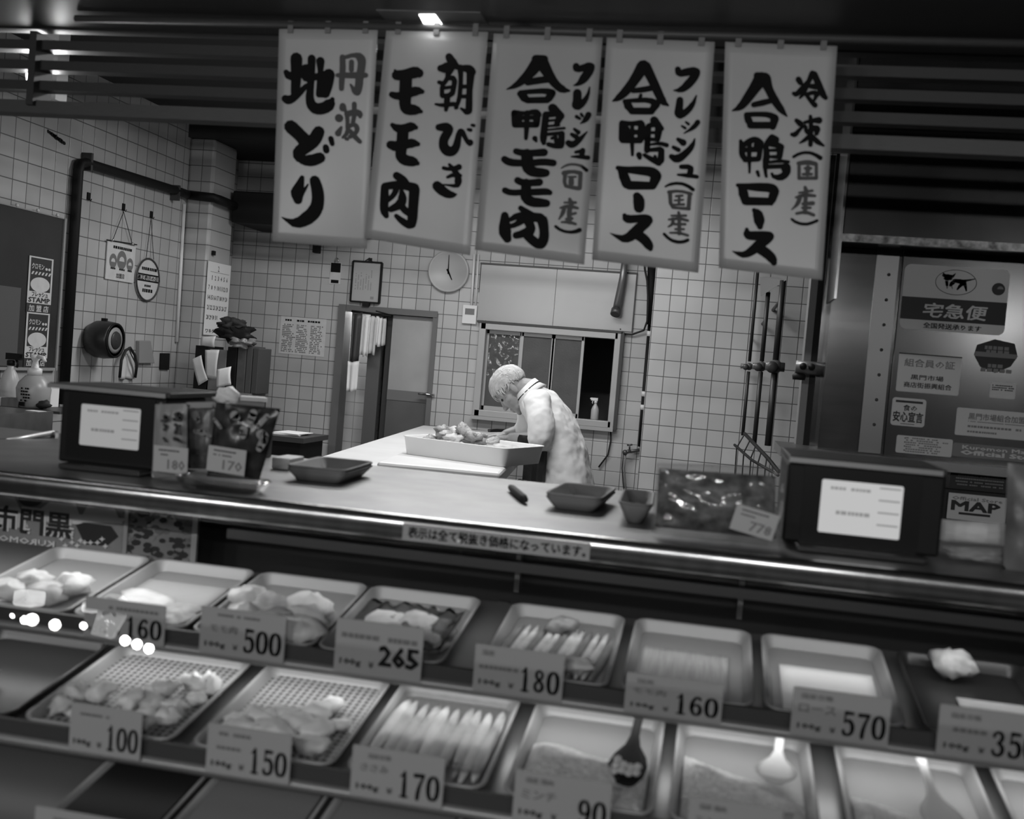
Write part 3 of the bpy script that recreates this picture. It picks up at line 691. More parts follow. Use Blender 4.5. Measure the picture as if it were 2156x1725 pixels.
# spray bottle on the window sill
def spray_bottle(name, base, h, m_body, lab, face=-1, m_head=None):
    o = thing(name, base, lab, 'bottle'); b = Vector(base); r = h*.17
    MB().lathe([(r*.92, 0), (r, .02*h), (r, .42*h), (r*.75, .55*h), (r*.36, .66*h), (r*.32, .72*h)], b, (0,0,1), 18).build('body', m_body, o)
    mh = m_head or white_plastic
    MB().lathe([(r*.42, .71*h), (r*.42, .80*h), (r*.3, .81*h)], b, (0,0,1), 12).box(b+Vector((face*r*.35, 0, .88*h)), (r*1.7, r*.6, .12*h)).box(b+Vector((face*r*1.25, 0, .9*h)), (r*.4, r*.35, .06*h)).build('spray_head', mh, o)
    MB().tube([b+Vector((face*r*.6, 0, .83*h)), b+Vector((face*r*.85, 0, .76*h)), b+Vector((face*r*.75, 0, .68*h))], r*.13, 6).build('trigger', mh, o)
    return o
bs = PY(*c7(1735, 1075), YB+.02)
spray_bottle('spray_bottle', (bs.x, YB+.02, wz0+.03), .165, mat('milky_bottle', .45, .35), 'white spray bottle standing on the sill in the dark open window', -1)
# towels on a rack over the doorway
o = thing('towel_rack', bw(400, 440, .1), 'dark rod rack holding towels in the top of the kitchen doorway', 'rack')
MB().tube([bw(285, 440, .05), bw(520, 470, .05)], .008, 8).tube([bw(300, 440, .05), bw(300, 440, -.02)], .006, 6).tube([bw(430, 440, .1), bw(520, 465, .02)], .005, 6).build('rod', black_matt, o)
towels = ((290, 350, 450, 742, .10, dark_grey, 'dark towel at the left of the towels over the kitchen doorway'), (340, 372, 468, 705, .07, paper, 'long white towel hanging second from the left over the doorway'), (368, 402, 472, 712, .05, paper_white, 'long white towel with a dark hem in the middle over the doorway'),
          (400, 440, 474, 700, .04, paper, 'white striped towel fourth from the left over the doorway'), (436, 466, 476, 650, .02, paper_white, 'short white towel fifth from the left over the doorway'), (462, 492, 480, 645, .0, paper, 'short white towel at the right end over the doorway'), (262, 330, 740, 920, .12, paper_white, 'white towel hanging low on the left side of the doorway'))
for k, (x0, x1, y0, y1, off, m_, lab) in enumerate(towels):
    A, Bq = bw(x0, y0, off+.02), bw(x1, y0, off+.02); zb_ = bw((x0+x1)/2, y1, off+.02).z
    def fn(u, v, A=A, Bq=Bq, zb_=zb_, off=off, k=k):
        return Vector((A.x+(Bq.x-A.x)*(u*(1-.1*v)+.05*v), YB-off-.02+.014*math.sin(u*9+k)*(.4+.6*v), A.z+(zb_-A.z)*v-.006*math.sin(u*5+k)))
    o = MB().grid(fn, 14, 8).build('hanging_towel', m_); o.modifiers.new('thick', 'SOLIDIFY').thickness = .006
    tag(o, lab, 'towel', 'towels in the kitchen doorway')
# dark bracket below the first banner
o = tag(MB().box(PY(667, 523, YB-.03), (.045, .06, .07)).build('wall_bracket', black_matt, bevel=.004), 'small black bracket high on the back wall under the leftmost banner', 'bracket')
# smudge of old tape high on the left wall
mb = MB(); rr = random.Random(3)
for k in range(9):
    p = PX(*c1(365+15*k, 995+11*k), XL+.0012); s_ = .012+.01*rr.random()
    mb.add([p+LU*(s_*(.7+.5*rr.random())*math.cos(q_))+LV*(s_*.7*math.sin(q_)) for q_ in (2*math.pi*i/8 for i in range(8))], [tuple(range(8))])
tag(mb.build('torn_tape', black_matt), 'torn strip of black tape left high on the tiled left wall', 'tape')
# ================================================================= work table, tray of chicken, the man
TA = math.radians(5.7); TZ = .955
Tu = Vector((math.cos(TA), math.sin(TA), 0)); Tv = Vector((-math.sin(TA), math.cos(TA), 0)); T0 = Vector((-.87, 4.55, 0))   # near right corner
Rz = Matrix.Rotation(TA, 3, 'Z')
def tb(u, v, z): return T0 + Tu*u + Tv*v + Z3*z
o = thing('work_table', T0, 'long white-topped butcher table running back through the kitchen beside the old man', 'table')
MB().box(tb(-.41, 1.45, TZ-.025), (.82, 2.9, .05), Rz).build('table_top', white_poly, o, bevel=.006)
for u, v in ((-.06, .08), (-.76, .08), (-.06, 2.82), (-.76, 2.82)): MB().box(tb(u, v, (TZ-.05)/2), (.06, .06, TZ-.05), Rz).build('leg', steel_dark, o)
MB().box(tb(-.41, 1.45, .3), (.72, 2.76, .02), Rz).build('lower_shelf', steel_dark, o)
# thick cutting board lying at the near end, running over the right edge
o = MB().box(tb(-.245, .28, TZ+.0155), (.52, .80, .03), Rz).build('cutting_board', white_poly, bevel=.012)
tag(o, 'thick white cutting board on the near end of the butcher table, under the chicken tray', 'cutting board')
BZ = TZ+.031

def rrect(w, d, r, n=5):
    pts = []
    for cx, cy, a0 in ((w/2-r, d/2-r, 0), (-w/2+r, d/2-r, .5*math.pi), (-w/2+r, -d/2+r, math.pi), (w/2-r, -d/2+r, 1.5*math.pi)):
        for k in range(n+1): a = a0+k*(math.pi/2)/n; pts.append((cx+r*math.cos(a), cy+r*math.sin(a)))
    return pts
def pan_mesh(w, d, h, flange=.012, slope=.02, t=.0015, r=.03, floor_drop=0.0, lip=.004):
    """open pan, centre of its underside at the origin"""
    mb = MB(); R = lambda ww, dd, rr, z: [Vector((x, y, z)) for x, y in rrect(ww, dd, max(rr, .004))]
    iw, idp = w-2*flange, d-2*flange
    rings = [R(iw-2*slope-2*t, idp-2*slope-2*t, r*.8, t), R(iw-2*slope, idp-2*slope, r*.8, t+.002), R(iw-.002, idp-.002, r, h-.003), R(iw+.004, idp+.004, r, h), R(w-.003, d-.003, r+flange, h), R(w, d, r+flange, h-.0015),
             R(w, d, r+flange, h-lip), R(w-.003, d-.003, r+flange, h-lip), R(w-.004, d-.004, r+flange, h-.003), R(iw+2*t+.002, idp+2*t+.002, r, h-.005), R(iw-2*slope+2*t, idp-2*slope+2*t, r*.8, .001), R(iw-2*slope-2*t, idp-2*slope-2*t, r*.8, 0)]
    mb.loops(rings, 0, True, cap0=False, cap1=True); n = len(rings[0]); mb.f.append(list(range(n))); mb.mi.append(0); mb.sm.append(False)
    return mb
# big white plastic tray of chicken
c4 = [PZ(860, 921, BZ+.085), PZ(1088, 949, BZ+.085), PZ(1132, 935, BZ+.085), PZ(922, 909, BZ+.085)]
cen = sum(c4, Vector())/4; ax = ((c4[1]-c4[0])+(c4[2]-c4[3])).normalized(); ang = math.atan2(ax.y, ax.x)
tw = ((c4[1]-c4[0]).length+(c4[2]-c4[3]).length)/2; td = .40
mb = pan_mesh(tw, td, .085, .010, .012, .003, .03)
o = mb.build('chicken_tray', white_plastic, loc=(0,0,0)); o.location = (cen.x, cen.y, BZ); o.rotation_euler.z = ang
tag(o, 'large white plastic tray holding cut chicken in front of the old man', 'tray')
# pieces of chicken heaped in it
skin = mat('chicken_skin', .34, .42, v2=.22, scale=40, bump=.4, bscale=120)
skin_pale = mat('chicken_pale', .52, .45, v2=.36, scale=30, bump=.3, bscale=90)
def lump(name, c, r, rot, m_, seed, amp=.45, n=16, fr=1.6):
    mb = MB().ball((0,0,0), 1, None, n); q = Matrix.Rotation(rot[2], 3, 'Z') @ Matrix.Rotation(rot[1], 3, 'Y') @ Matrix.Rotation(rot[0], 3, 'X'); vs = []
    for p in mb.v:
        p = Vector(p); d = 1+amp*noise.noise(p*fr+Vector((seed*3.1, seed*1.7, 0)))+.35*amp*noise.noise(p*fr*2.7+Vector((seed, 9, seed)))
        vs.append(q @ Vector((p.x*r[0]*d, p.y*r[1]*d, p.z*r[2]*d)))
    zmin = min(v.z for v in vs); mb.v = [tuple(Vector(c)+v-Z3*zmin) for v in vs]
    return mb.build(name, m_)
rnd = random.Random(11)
trR = Matrix.Rotation(ang, 3, 'Z')
cpos = [(-.12, .05, .0), (-.03, .07, .0), (.03, .02, .0), (-.14, -.04, 0), (-.06, -.06, 0), (.02, -.05, 0), (.08, -.02, 0), (.09, .06, 0), (-.09, .0, .045), (-.02, .02, .045), (.04, .0, .04), (-.12, .03, .075), (-.07, .05, .08), (.12, -.06, .0), (-.02, .0, .085), (.0, .06, .05), (-.15, .0, .03), (.06, .05, .03), (-.05, -.03, .05), (.03, -.02, .07)]
for k, (x, y, z) in enumerate(cpos):
    p = Vector((cen.x, cen.y, BZ+.006+z*1.05)) + trR @ Vector((x*1.4-.03, y*1.1, 0))
    o = lump('chicken_piece', p, (.042+.02*rnd.random(), .028+.012*rnd.random(), .018+.01*rnd.random()), (rnd.random()-.5, rnd.random()*.6-.3, rnd.random()*3), skin if k % 3 else skin_pale, k+1, .75)
    tag(o, 'raw chicken piece heaped in the large white plastic tray on the table', 'chicken', 'chicken pieces heaped in the large white tray')
o = lump('chicken_carcass', Vector((cen.x, cen.y, BZ+.008)) + trR @ Vector((.14, .06, 0)), (.09, .05, .035), (0, .1, .3), skin_pale, 31, .3)
tag(o, 'long pale chicken back lying at the right in the large white tray', 'chicken')
# knife on the table beyond the tray
kz = TZ+.004
a, b, c = PZ(993, 905.5, kz), PZ(1029, 907, kz+.006), PZ(1064, 906.5, kz+.006)
o = thing('kitchen_knife', a, 'black handled kitchen knife lying on the white table behind the chicken tray', 'knife')
d = (c-a).normalized(); e = Vector((-d.y, d.x, 0))
MB().slab([a, b-e*.02, b+e*.022, a+(b-a)*.3+e*.018], Z3, .002).build('blade', steel, o)
MB().tube([b-Z3*.0, (b+c)/2, c], [.010, .013, .011], 10).build('handle', black_plastic, o)

# ---------------------------------------------------------------- the old man
YM = 5.62
def mp(px, py, dy=0.0): return PY(px, py, YM+dy)
def capsule(mb, a, b, ra, rb, n=14):
    a, b = Vector(a), Vector(b); mb.ball(a, ra, None, n); mb.ball(b, rb, None, n); mb.tube([a, b], [ra, rb], n)
def chain(mb, pts):
    for (a, ra), (b, rb) in zip(pts[:-1], pts[1:]): capsule(mb, a, b, ra, rb)
def remesh(o, vox, smooth=3, fac=.5):
    r = o.modifiers.new('remesh', 'REMESH'); r.mode = 'VOXEL'; r.voxel_size = vox; r.use_smooth_shade = True
    s = o.modifiers.new('smooth', 'SMOOTH'); s.factor = fac; s.iterations = smooth
    return o
HC = mp(1083, 820.5)                                   # ear level, middle of the head
Fd = Vector((-.62, 0, -.78)).normalized(); Ud = Vector((-.78, 0, .62)).normalized(); Sd = Y3
# the image is rolled: turn picture directions into the room
roll = Matrix.Rotation(ROL, 3, 'Y')
Fd = (CR*(-.62)-CU*.78); Fd.y = 0; Fd.normalize(); Ud = (CR*(-.78)+CU*.62); Ud.y = 0; Ud.normalize()
def hd(f, u, s=0.0): return HC + Fd*f + Ud*u + Sd*s
HR = Matrix((Fd, Sd, Ud)).transposed()
person = thing('person', (mp(1195, 985).x, YM, 0), 'elderly man with white hair in a white work coat, bent over the butcher table', 'person')
mb = MB()
mb.ball(hd(-.002, .045), (.096, .074, .084), HR, 20)
mb.ball(hd(.030, -.018), (.066, .058, .080), HR, 18)
mb.ball(hd(.045, -.068), (.044, .046, .036), HR, 16)
mb.ball(hd(.074, -.094), (.018, .022, .016), HR, 12)
chain(mb, [(hd(.086, .018), .010), (hd(.099, -.008), .011), (hd(.108, -.024), .013)])
mb.ball(hd(.098, -.028, .011), .009, None, 10).ball(hd(.098, -.028, -.011), .009, None, 10)
mb.ball(hd(.080, .031), (.014, .046, .010), HR, 12)
mb.ball(hd(.091, -.054), (.010, .022, .006), HR, 10).ball(hd(.088, -.067), (.010, .020, .007), HR, 10)
for s in (-1, 1):
    mb.ball(hd(-.012, -.004, s*.074), (.017, .010, .031), HR, 12); mb.ball(hd(.045, -.012, s*.046), (.026, .016, .022), HR, 12)
nb_ = mp(1120, 823)
chain(mb, [(hd(-.028, -.03), .060), (nb_, .062)])
chain(mb, [(nb_, .05), (mp(1147, 868), .078), (mp(1172, 915), .085), (mp(1186, 960), .095), (mp(1190, 985), .10)])
sh_n, el_n, wr_n = mp(1138, 852, -.17), mp(1143, 925, -.19), mp(1078, 922, -.10)
sh_f, el_f, wr_f = mp(1128, 842, .17), mp(1106, 905, .24), mp(1066, 915, .20)
chain(mb, [(nb_, .045), (sh_n, .042), (el_n, .042), (wr_n, .028)])
chain(mb, [(nb_, .045), (sh_f, .042), (el_f, .042), (wr_f, .028)])
def hand(mb, w, d, side, curl=.5):
    """palm, four unequal bent fingers and a thumb; d points from the wrist to the finger tips"""
    d = Vector(d).normalized(); up = Z3; x = d.cross(up).normalized()*side
    pc_ = w+d*.045; mb.ball(pc_, (.045, .038, .016), Matrix((d, x, d.cross(x))).transposed(), 12)
    for k, (off, ln) in enumerate(((.028, .072), (.010, .082), (-.008, .076), (-.026, .060))):
        b0 = w+d*.075+x*off; b1 = b0+d*ln*.45-up*ln*.08; b2 = b1+d*ln*.30-up*ln*.30*curl; b3 = b2+d*ln*.16-up*ln*.28*curl
        chain(mb, [(w+d*.05+x*off*.9, .0095), (b0, .0095), (b1, .009), (b2, .0083), (b3, .0075)])
    t0 = w+d*.025+x*.032; t1 = t0+d*.028+x*.022-up*.006; t2 = t1+d*.026+x*.004-up*.010
    chain(mb, [(t0, .012), (t1, .0105), (t2, .009)])
hand(mb, wr_n, (-1, .12, -.10), 1)
hand(mb, wr_f, (-1, -.35, -.15), -1)
px_ = mp(1195, 985).x
for s in (-1, 1):
    hip = Vector((px_, YM+s*.09, .90)); kn = Vector((px_-.03, YM+s*.10, .49)); an = Vector((px_+.03, YM+s*.10, .09))
    chain(mb, [(hip, .085), (kn, .058), (an, .040)]); chain(mb, [(an-Z3*.045, .04), (an+Vector((-.15, s*.01, -.055)), .03)])
skin_m = mat('aged_skin', .30, .5, v2=.24, scale=18, bump=.08, bscale=200, sub=.06)
remesh(mb.build('body', skin_m, person), .0045, 3)
# eyes
for s in (-1, 1): MB().ball(hd(.080, .012, s*.032), .0075, None, 10).build('eye', mat('eye_dark', .03, .3), person)
# hair: cap over the skull with a fringe falling forward
def hair_pts():
    mb = MB(); n, m_ = 44, 30; vs = []; keep = []
    for i in range(m_+1):
        th = math.pi*i/m_
        for k in range(n):
            a = 2*math.pi*k/n; p = Vector((math.sin(th)*math.cos(a), math.sin(th)*math.sin(a), math.cos(th)))
            fl = .10*noise.noise(Vector((p.x*2, p.y*9, p.z*2)))+.05*noise.noise(Vector((p.x*5, p.y*22, p.z*5)))
            rr = Vector((.101, .078, .0875)); d = 1.0+fl*.45+(.05 if p.x > .3 and p.z > -.1 else 0)
            low0 = (-.10+.34*max(0, p.x)**1.2 if p.x > 0 else -.10-.55*(-p.x)) if p.x <= .55 else .12; d -= .045*max(0, 1-max(0, p.z-low0)/.28); q = hd(-.002+p.x*rr.x*d, .046+p.z*rr.z*d, p.y*rr.y*d); vs.append(q)
            low = -.10+.34*max(0, p.x)**1.2 if p.x > 0 else -.10-.55*(-p.x)
            if p.x > .55: low = .12+.10*noise.noise(Vector((0, p.y*14, 2)))
            keep.append(p.z > low)
    fs = []
    for i in range(m_):
        for k in range(n):
            f = (i*n+k, (i+1)*n+k, (i+1)*n+(k+1)%n, i*n+(k+1)%n)
            if sum(keep[j] for j in f) >= 3: fs.append(f)
    return mb.add(vs, fs, 0, True)
hair_m = mat('white_hair', .60, .6, v2=.34, scale=16, stretch=(1, 10, 1), bump=.4, bscale=40)
o = hair_pts().build('hair', hair_m, person); sm = o.modifiers.new('thick', 'SOLIDIFY'); sm.thickness = .004; sm.offset = -1
rn = random.Random(5); lk = MB()
def scalp(a, e):                                     # a: around the head from the forehead, e: up from the ear line
    d = Vector((math.cos(e)*math.cos(a), math.cos(e)*math.sin(a), math.sin(e))); return d
for k in range(620):                                 # short combed strands, thickest over the forehead
    a = rn.uniform(-math.pi, math.pi); e = math.asin(rn.uniform(-.35, 1)); d = scalp(a, e)
    low = (-.02+.30*max(0, d.x)**1.2 if d.x > 0 else -.08-.40*(-d.x))
    if d.z < low: continue
    flow = Vector((.55+.5*max(0, d.x), .9*d.y, -.75))+Vector((rn.uniform(-.3, .3), rn.uniform(-.35, .35), rn.uniform(-.25, .25)))
    if d.x < -.2: flow = Vector((-.1, .5*d.y, -1))+Vector((rn.uniform(-.3, .3), rn.uniform(-.3, .3), 0))
    pts = []; q = d.copy(); L_ = rn.uniform(.25, .62)*(1.0 if d.x > -.2 else .6)
    for j in range(5):
        rr_ = 1.0+.035*math.sin(j/4*math.pi)+.012*rn.random()+(.02*j if d.x > .35 else 0)
        pts.append(hd(-.002+q.x*.098*rr_, .046+q.z*.0865*rr_, q.y*.076*rr_)); q = q+(flow-q*flow.dot(q)).normalized()*L_*.25; q.normalize()
    lk.tube(pts, [.0020, .0036, .0038, .0028, .0008], 5)
lk.build('hair_strands', hair_m, person)
# work coat
coat_m = mat('white_coat_cloth', .74, .75, v2=.66, scale=6)
def ring(c, nrm_px, half, dy, n=22, sq=.8):
    """section of the coat: half = half width in the picture plane, dy = half depth"""
    nx = (CR*nrm_px[0]-CU*nrm_px[1]); nx.y = 0; nx.normalize(); out = []
    for k in range(n):
        a = 2*math.pi*k/n; ca, sa = math.cos(a), math.sin(a)
        out.append(c + nx*(half*math.copysign(abs(ca)**sq, ca)) + Y3*(dy*math.copysign(abs(sa)**sq, sa)))
    return out
secs = [((1111, 823), (.75, -.66), .058, .062), ((1120, 832), (.78, -.62), .078, .11), ((1131, 845), (.82, -.57), .092, .175), ((1146, 862), (.85, -.52), .100, .20), ((1163, 888), (.89, -.45), .106, .205), ((1177, 918), (.93, -.36), .112, .195),
        ((1187, 950), (.98, -.18), .116, .20), ((1193, 985), (.99, -.1), .126, .21), ((1196, 1040), (1, -.06), .140, .225), ((1197, 1100), (1, -.04), .150, .23)]
mb = MB(); mb.loops([ring(mp(*c), n_, h, d) for c, n_, h, d in secs], 0, True, cap0=True, cap1=True)
slv = [(mp(1133, 850, -.15), .075), (mp(1138, 880, -.215), .070), (mp(1140, 905, -.235), .068), (mp(1138, 922, -.235), .068)]
chain(mb, [(mp(1126, 842, .15), .075), (mp(1112, 880, .21), .062), (mp(1104, 908, .23), .056)])
coat = remesh(mb.build('coat', coat_m, person), .011, 4)
sl_ = MB(); chain(sl_, slv); sleeve = remesh(sl_.build('sleeve', coat_m, person), .010, 4)
tx = bpy.data.textures.new('folds', 'CLOUDS'); tx.noise_scale = .09; tx.noise_depth = 2
dm_ = coat.modifiers.new('folds', 'DISPLACE'); dm_.texture = tx; dm_.strength = .028; dm_.mid_level = .5; dm_.texture_coords = 'GLOBAL'
dm2 = sleeve.modifiers.new('folds', 'DISPLACE'); dm2.texture = tx; dm2.strength = .03; dm2.mid_level = .5; dm2.texture_coords = 'GLOBAL'
# folded cuff, collar, apron string and trousers
cf = MB(); a, b = mp(1146, 915, -.20), mp(1128, 938, -.19)
cf.tube([mp(1143, 917, -.20), mp(1138, 932, -.205), mp(1133, 943, -.205)], [.060, .066, .056], 18)
o = remesh(cf.build('cuff', coat_m, person), .009, 3)
d2 = o.modifiers.new('folds', 'DISPLACE'); d2.texture = tx; d2.strength = .03; d2.texture_coords = 'GLOBAL'
cl = MB(); cl.loops([ring(mp(1107, 817), (.70, -.71), .066, .072), ring(mp(1116, 826), (.74, -.67), .070, .086), ring(mp(1122, 833), (.78, -.62), .084, .118)], 0, True)
o = cl.build('collar', coat_m, person); o.modifiers.new('thick', 'SOLIDIFY').thickness = .005
rg = ring(mp(1114, 824), (.73, -.68), .073, .084, 28)
MB().tube(rg+[rg[0]], .0045, 6).build('neck_strap', black_matt, person)
MB().tube([mp(1117, 930, -.165), mp(1100, 925, -.13)], [.040, .036], 14).ball(mp(1117, 930, -.165), .040, None, 12).build('arm_cover', black_matt, person)
tr = MB(); 
for s in (-1, 1): chain(tr, [(Vector((px_, YM+s*.09, .88)), .105), (Vector((px_-.02, YM+s*.10, .49)), .085), (Vector((px_+.03, YM+s*.10, .14)), .07)])
remesh(tr.build('trousers', mat('dark_trousers', .012, .8), person), .015, 3)
MB().box(mp(1143, 985, -.06), (.07, .34, .38), None).build('apron', mat('black_apron', .010, .6), person, bevel=.03)
for s in (-1, 1): MB().ball((px_-.04, YM+s*.10, .05), (.15, .055, .055), None, 14).build('boot', rubber, person)
# dark plastic bag hanging at the table end
o = lump('plastic_bag', Vector(PY(1098, 1010, 4.86)), (.075, .05, .07), (0, 0, .3), mat('black_bag', .015, .2), 41, .5, 18)
o.location.z = TZ-.20
tag(o, 'shiny dark plastic bag hanging at the right end of the table under the tray', 'bag')
# ================================================================= the counter and what stands on it
o = thing('shop_counter', (-.4, 2.5, 0), 'long stainless steel counter top running across the shop front above the meat display', 'counter')
MB().bx(-2.6, 1.8, CY0+.012, CY1, CT-.03, CT).build('worktop', mat('counter_steel', .27, .42, .8, v2=.20, scale=10), o)
pr = [(CY0+.02, CT+.001), (CY0+.006, CT), (CY0, CT-.007), (CY0-.002, CT-.016), (CY0-.002, CT-.044), (CY0+.004, CT-.050), (CY0+.02, CT-.050)]
mb = MB(); mb.loops([[Vector((x, y, z)) for y, z in pr] for x in (-2.6, -1.0, .4, 1.8)], 0, True, closed=False)
mb.bx(-2.6, 1.8, CY0+.004, CY0+.02, CT-.05, CT-.002)
mb.build('front_edge', mat('nosing_steel', .52, .22, 1.0, v2=.40, scale=6, stretch=(6, 1, 1)), o)
MB().bx(-2.6, 1.8, 2.96, 2.99, 0, CT-.03).build('back_panel', steel_dark, o)
# notice strip on the front edge
A, Bq = PY(848, 1117, CY0-.004), PY(1243, 1150, CY0-.004)
so = Vector((A.x, CY0-.0045, CT-.046)); sw, sh_ = Bq.x-A.x, .034
o = thing('price_notice_strip', so, 'narrow plastic strip with printed notice about untaxed prices stuck on the counter edge', 'notice')
plate('strip', so, X3, Z3, sw, sh_, .0015, mat('strip_plastic', .34, .35), o, n=-Y3)
mb = MB(); write(mb, '表示は全て税抜き価格になっています。', so+X3*.012+Z3*.006, X3, Z3, sw-.02, .022, .03, n=-Y3); mb.build('lettering', ink, o)
MB().ball(so+X3*(sw*.31)+Z3*.010-Y3*.003, .0045, None, 10).build('push_pin', paper_white, o)

scr_m = {}
def scale(name_lab, x0, x1, y0, y1, zt, scr, emit, rail_keys, lid_over, group):
    o = thing('label_scale', ((x0+x1)/2, (y0+y1)/2, CT), name_lab, 'scale', group)
    MB().bx(x0, x1, y0, y1, CT+.012, zt-.012).build('body', black_plastic, o, bevel=.006)
    MB().bx(x0+.03, x1-.03, y0-.045, y1, CT+.001, CT+.014).build('base', mat('scale_base', .03, .3), o, bevel=.004)
    pt_ = MB().bx(x0-lid_over[0], x1+lid_over[1], y0-.012, y1+.02, zt-.010, zt+.002).build('platter', mat('platter_dark', .035, .5, spec=.3), o, bevel=.003)
    MB().bx(x0-lid_over[0], x1+lid_over[1]-.01, y0-.017, y0-.012, zt-.010, zt).build('platter_edge', mat('platter_edge', .34 if emit < .4 else .12, .3, .6), pt_)
    s0, s1 = scr; w, h = s1.x-s0.x, s1.z-s0.z
    O = Vector((s0.x, y0-.003, s0.z))
    bz_ = MB().bx(s0.x-.035, s1.x+.035, y0-.0022, y0+.001, s0.z-.03, s1.z+.025).build('bezel', mat('bezel_black', .006, .4, spec=.2), o)
    plate('screen', O, X3, Z3, w, h, .002, mat('lit_screen_%d' % int(emit*100), .06, .35, emit=emit), bz_, n=-Y3, round_=.004)
    mb = MB(); 
    for v in (.24, .47, .70, .93): mb.add([O-Y3*.0006+X3*(u*w)+Z3*(q*h) for u, q in ((.71, v-.016), (.97, v-.016), (.97, v+.016), (.71, v+.016))], [(0,1,2,3)])
    marks(mb, O+X3*(.06*w)+Z3*(.80*h), X3, Z3, .55*w, .10*h, 1, 0, .95, .8, 61, n=-Y3)
    marks(mb, O+X3*(.06*w)+Z3*(.33*h), X3, Z3, .58*w, .13*h, 1, 0, .98, .85, 67, n=-Y3)
    mb.build('display_print', mat('screen_grey_%d' % int(emit*100), .05, .4, emit=emit*.45), bz_)
    if rail_keys:
        for k in range(9):
            MB().lathe([(.0035, 0), (.0035, .003), (.0, .0045)], (x1-.012, y0+.0, CT+.06+.0135*k), (0,-1,0), 10).build('key', mat('key_grey', .2, .4), o)
    return o
L0, L1 = PY(168, 936, 2.30), PY(298, 862, 2.30)
scale('black label printing scale with a lit screen at the left end of the counter', -1.485, -1.222, 2.30, 2.50, 1.312, (Vector((L0.x, 0, L0.z)), Vector((L1.x, 0, L1.z))), .30, True, (.028, .015), 'label scales on the counter')
R0, R1 = PY(1721, 1119, 2.27), PY(1903, 1025, 2.27)
scale('black label printing scale with a bright screen at the right end of the counter', .158, .462, 2.27, 2.52, 1.305, (Vector((R0.x, 0, R0.z)), Vector((R1.x, 0, R1.z))), .48, False, (.0, .0), 'label scales on the counter')

# packs in clear bags
clear_bag = glass_mat('clear_bag', 2.2, .95, .12, milky=.04)
def pillow(name, quad, thick, y, m_, parent=None, seed=1, crumple=.004, nu=14, nv=14):
    """plump bag: quad of photo points TL TR BR BL on plane y, front and back bulging"""
    q = [PY(px, py, y) for px, py in quad]; mb = MB()
    for sgn in (-1, 1):
        def fn(u, v):
            p = (q[0]*(1-u)+q[1]*u)*(1-v)+(q[3]*(1-u)+q[2]*u)*v
            b = (math.sin(math.pi*u)**.5)*(math.sin(math.pi*v)**.5) if 0 < u < 1 and 0 < v < 1 else 0
            return p+Vector((0, sgn*thick/2*b+(b > 0)*crumple*noise.noise(Vector((u*7, v*7, seed*5+sgn))), 0))
        mb.grid(fn, nu, nv)
    return mb.build(name, m_, parent)
def label_card(parent, quad, y, rows, num, seed):
    q = [PY(px, py, y) for px, py in quad]; U = (q[1]-q[0]+q[2]-q[3])/2; V = (q[0]-q[3]+q[1]-q[2])/2; w, h = U.length, V.length
    c = plate('price_label', q[3], U, V, w, h, .001, mat('label_paper', .40, .5), parent, n=-Y3)
    mb = MB(); O = q[3]; Uu, Vv = U.normalized(), V.normalized()
    marks(mb, O+Uu*(.15*w)+Vv*(.78*h), Uu, Vv, .6*w, .12*h, 1, 0, .95, .95, seed, n=-Y3)
    marks(mb, O+Uu*(.15*w)+Vv*(.62*h), Uu, Vv, .5*w, .10*h, 1, 0, .5, .9, seed+1, n=-Y3)
    write(mb, num, O+Uu*(.42*w)+Vv*(.14*h), Uu, Vv, .5*w, .36*h, .02, 1, n=-Y3)
    mb.build('print', [mat('label_ink', .06, .6), mat('label_pale_ink', .17, .6)], c)
def c320(x, y): return (300+x/6.341, 820+y/6.341)
o = thing('food_pack', PY(355, 1008, 2.262), 'pale upright pack with dark brush marks beside the left scale on the counter', 'pack')
pillow('bag', [c320(170, 200), c320(600, 190), c320(590, 1180), c320(120, 1180)], .03, 2.27, mat('pale_pack', .22, .4), o, 2)
mb = MB(); pq = lambda x, y: PY(*c320(x, y), 2.249)
strokes(mb, ST('300,360,60 330,420,50 260,420,40;290,470,40 320,500,40 290,540,40;450,340,70 500,330,70 530,390,50 420,400,50;440,470,50 470,500,40 440,580,50;500,480,30 510,600,30;430,660,60 480,680,40 520,700,40;280,650,30 310,690,40'), pq)
mb.build('brush_lettering', mat('pack_ink', .04, .5), o)
label_card(o, [c320(160, 750), c320(610, 790), c320(600, 1150), c320(140, 1090)], 2.245, 2, '180', 71)
o = thing('food_pack', PY(410, 1000, 2.34), 'dark pack with pale blotches standing behind the pale pack by the left scale', 'pack')
pillow('bag', [c320(600, 175), c320(980, 165), c320(960, 1060), c320(610, 1060)], .03, 2.34, mat('blotched_pack', .025, .3, v2=.20, scale=26), o, 3)
mb = MB(); pq2 = lambda x, y: PY(*c320(x, y), 2.318)
strokes(mb, ST('600,215,80 960,205,80;700,340,110 740,420,70;700,560,60 800,580,90;860,600,50 900,620,50'), pq2); mb.build('pale_print', mat('pale_print', .24, .5), o)
o = thing('food_pack', PY(500, 1015, 2.30), 'large black pack with flared top and price label beside the left scale', 'pack')
pillow('bag', [c320(980, 170), c320(1840, 260), c320(1560, 1220), c320(860, 1160)], .05, 2.30, mat('black_glossy_pack', .008, .22, v2=.05, scale=22), o, 4, .006)
mb = MB(); pq3 = lambda x, y: PY(*c320(x, y), 2.266)
strokes(mb, ST('1230,350,130 1260,380,90;1480,320,110 1440,420,90;1660,360,70 1540,500,60;1350,540,110 1340,620,90;1580,600,130 1640,640,120 1560,790,90;960,400,40 1040,510,40'), pq3)
mb.build('pale_print', mat('pale_print', .24, .5), o)
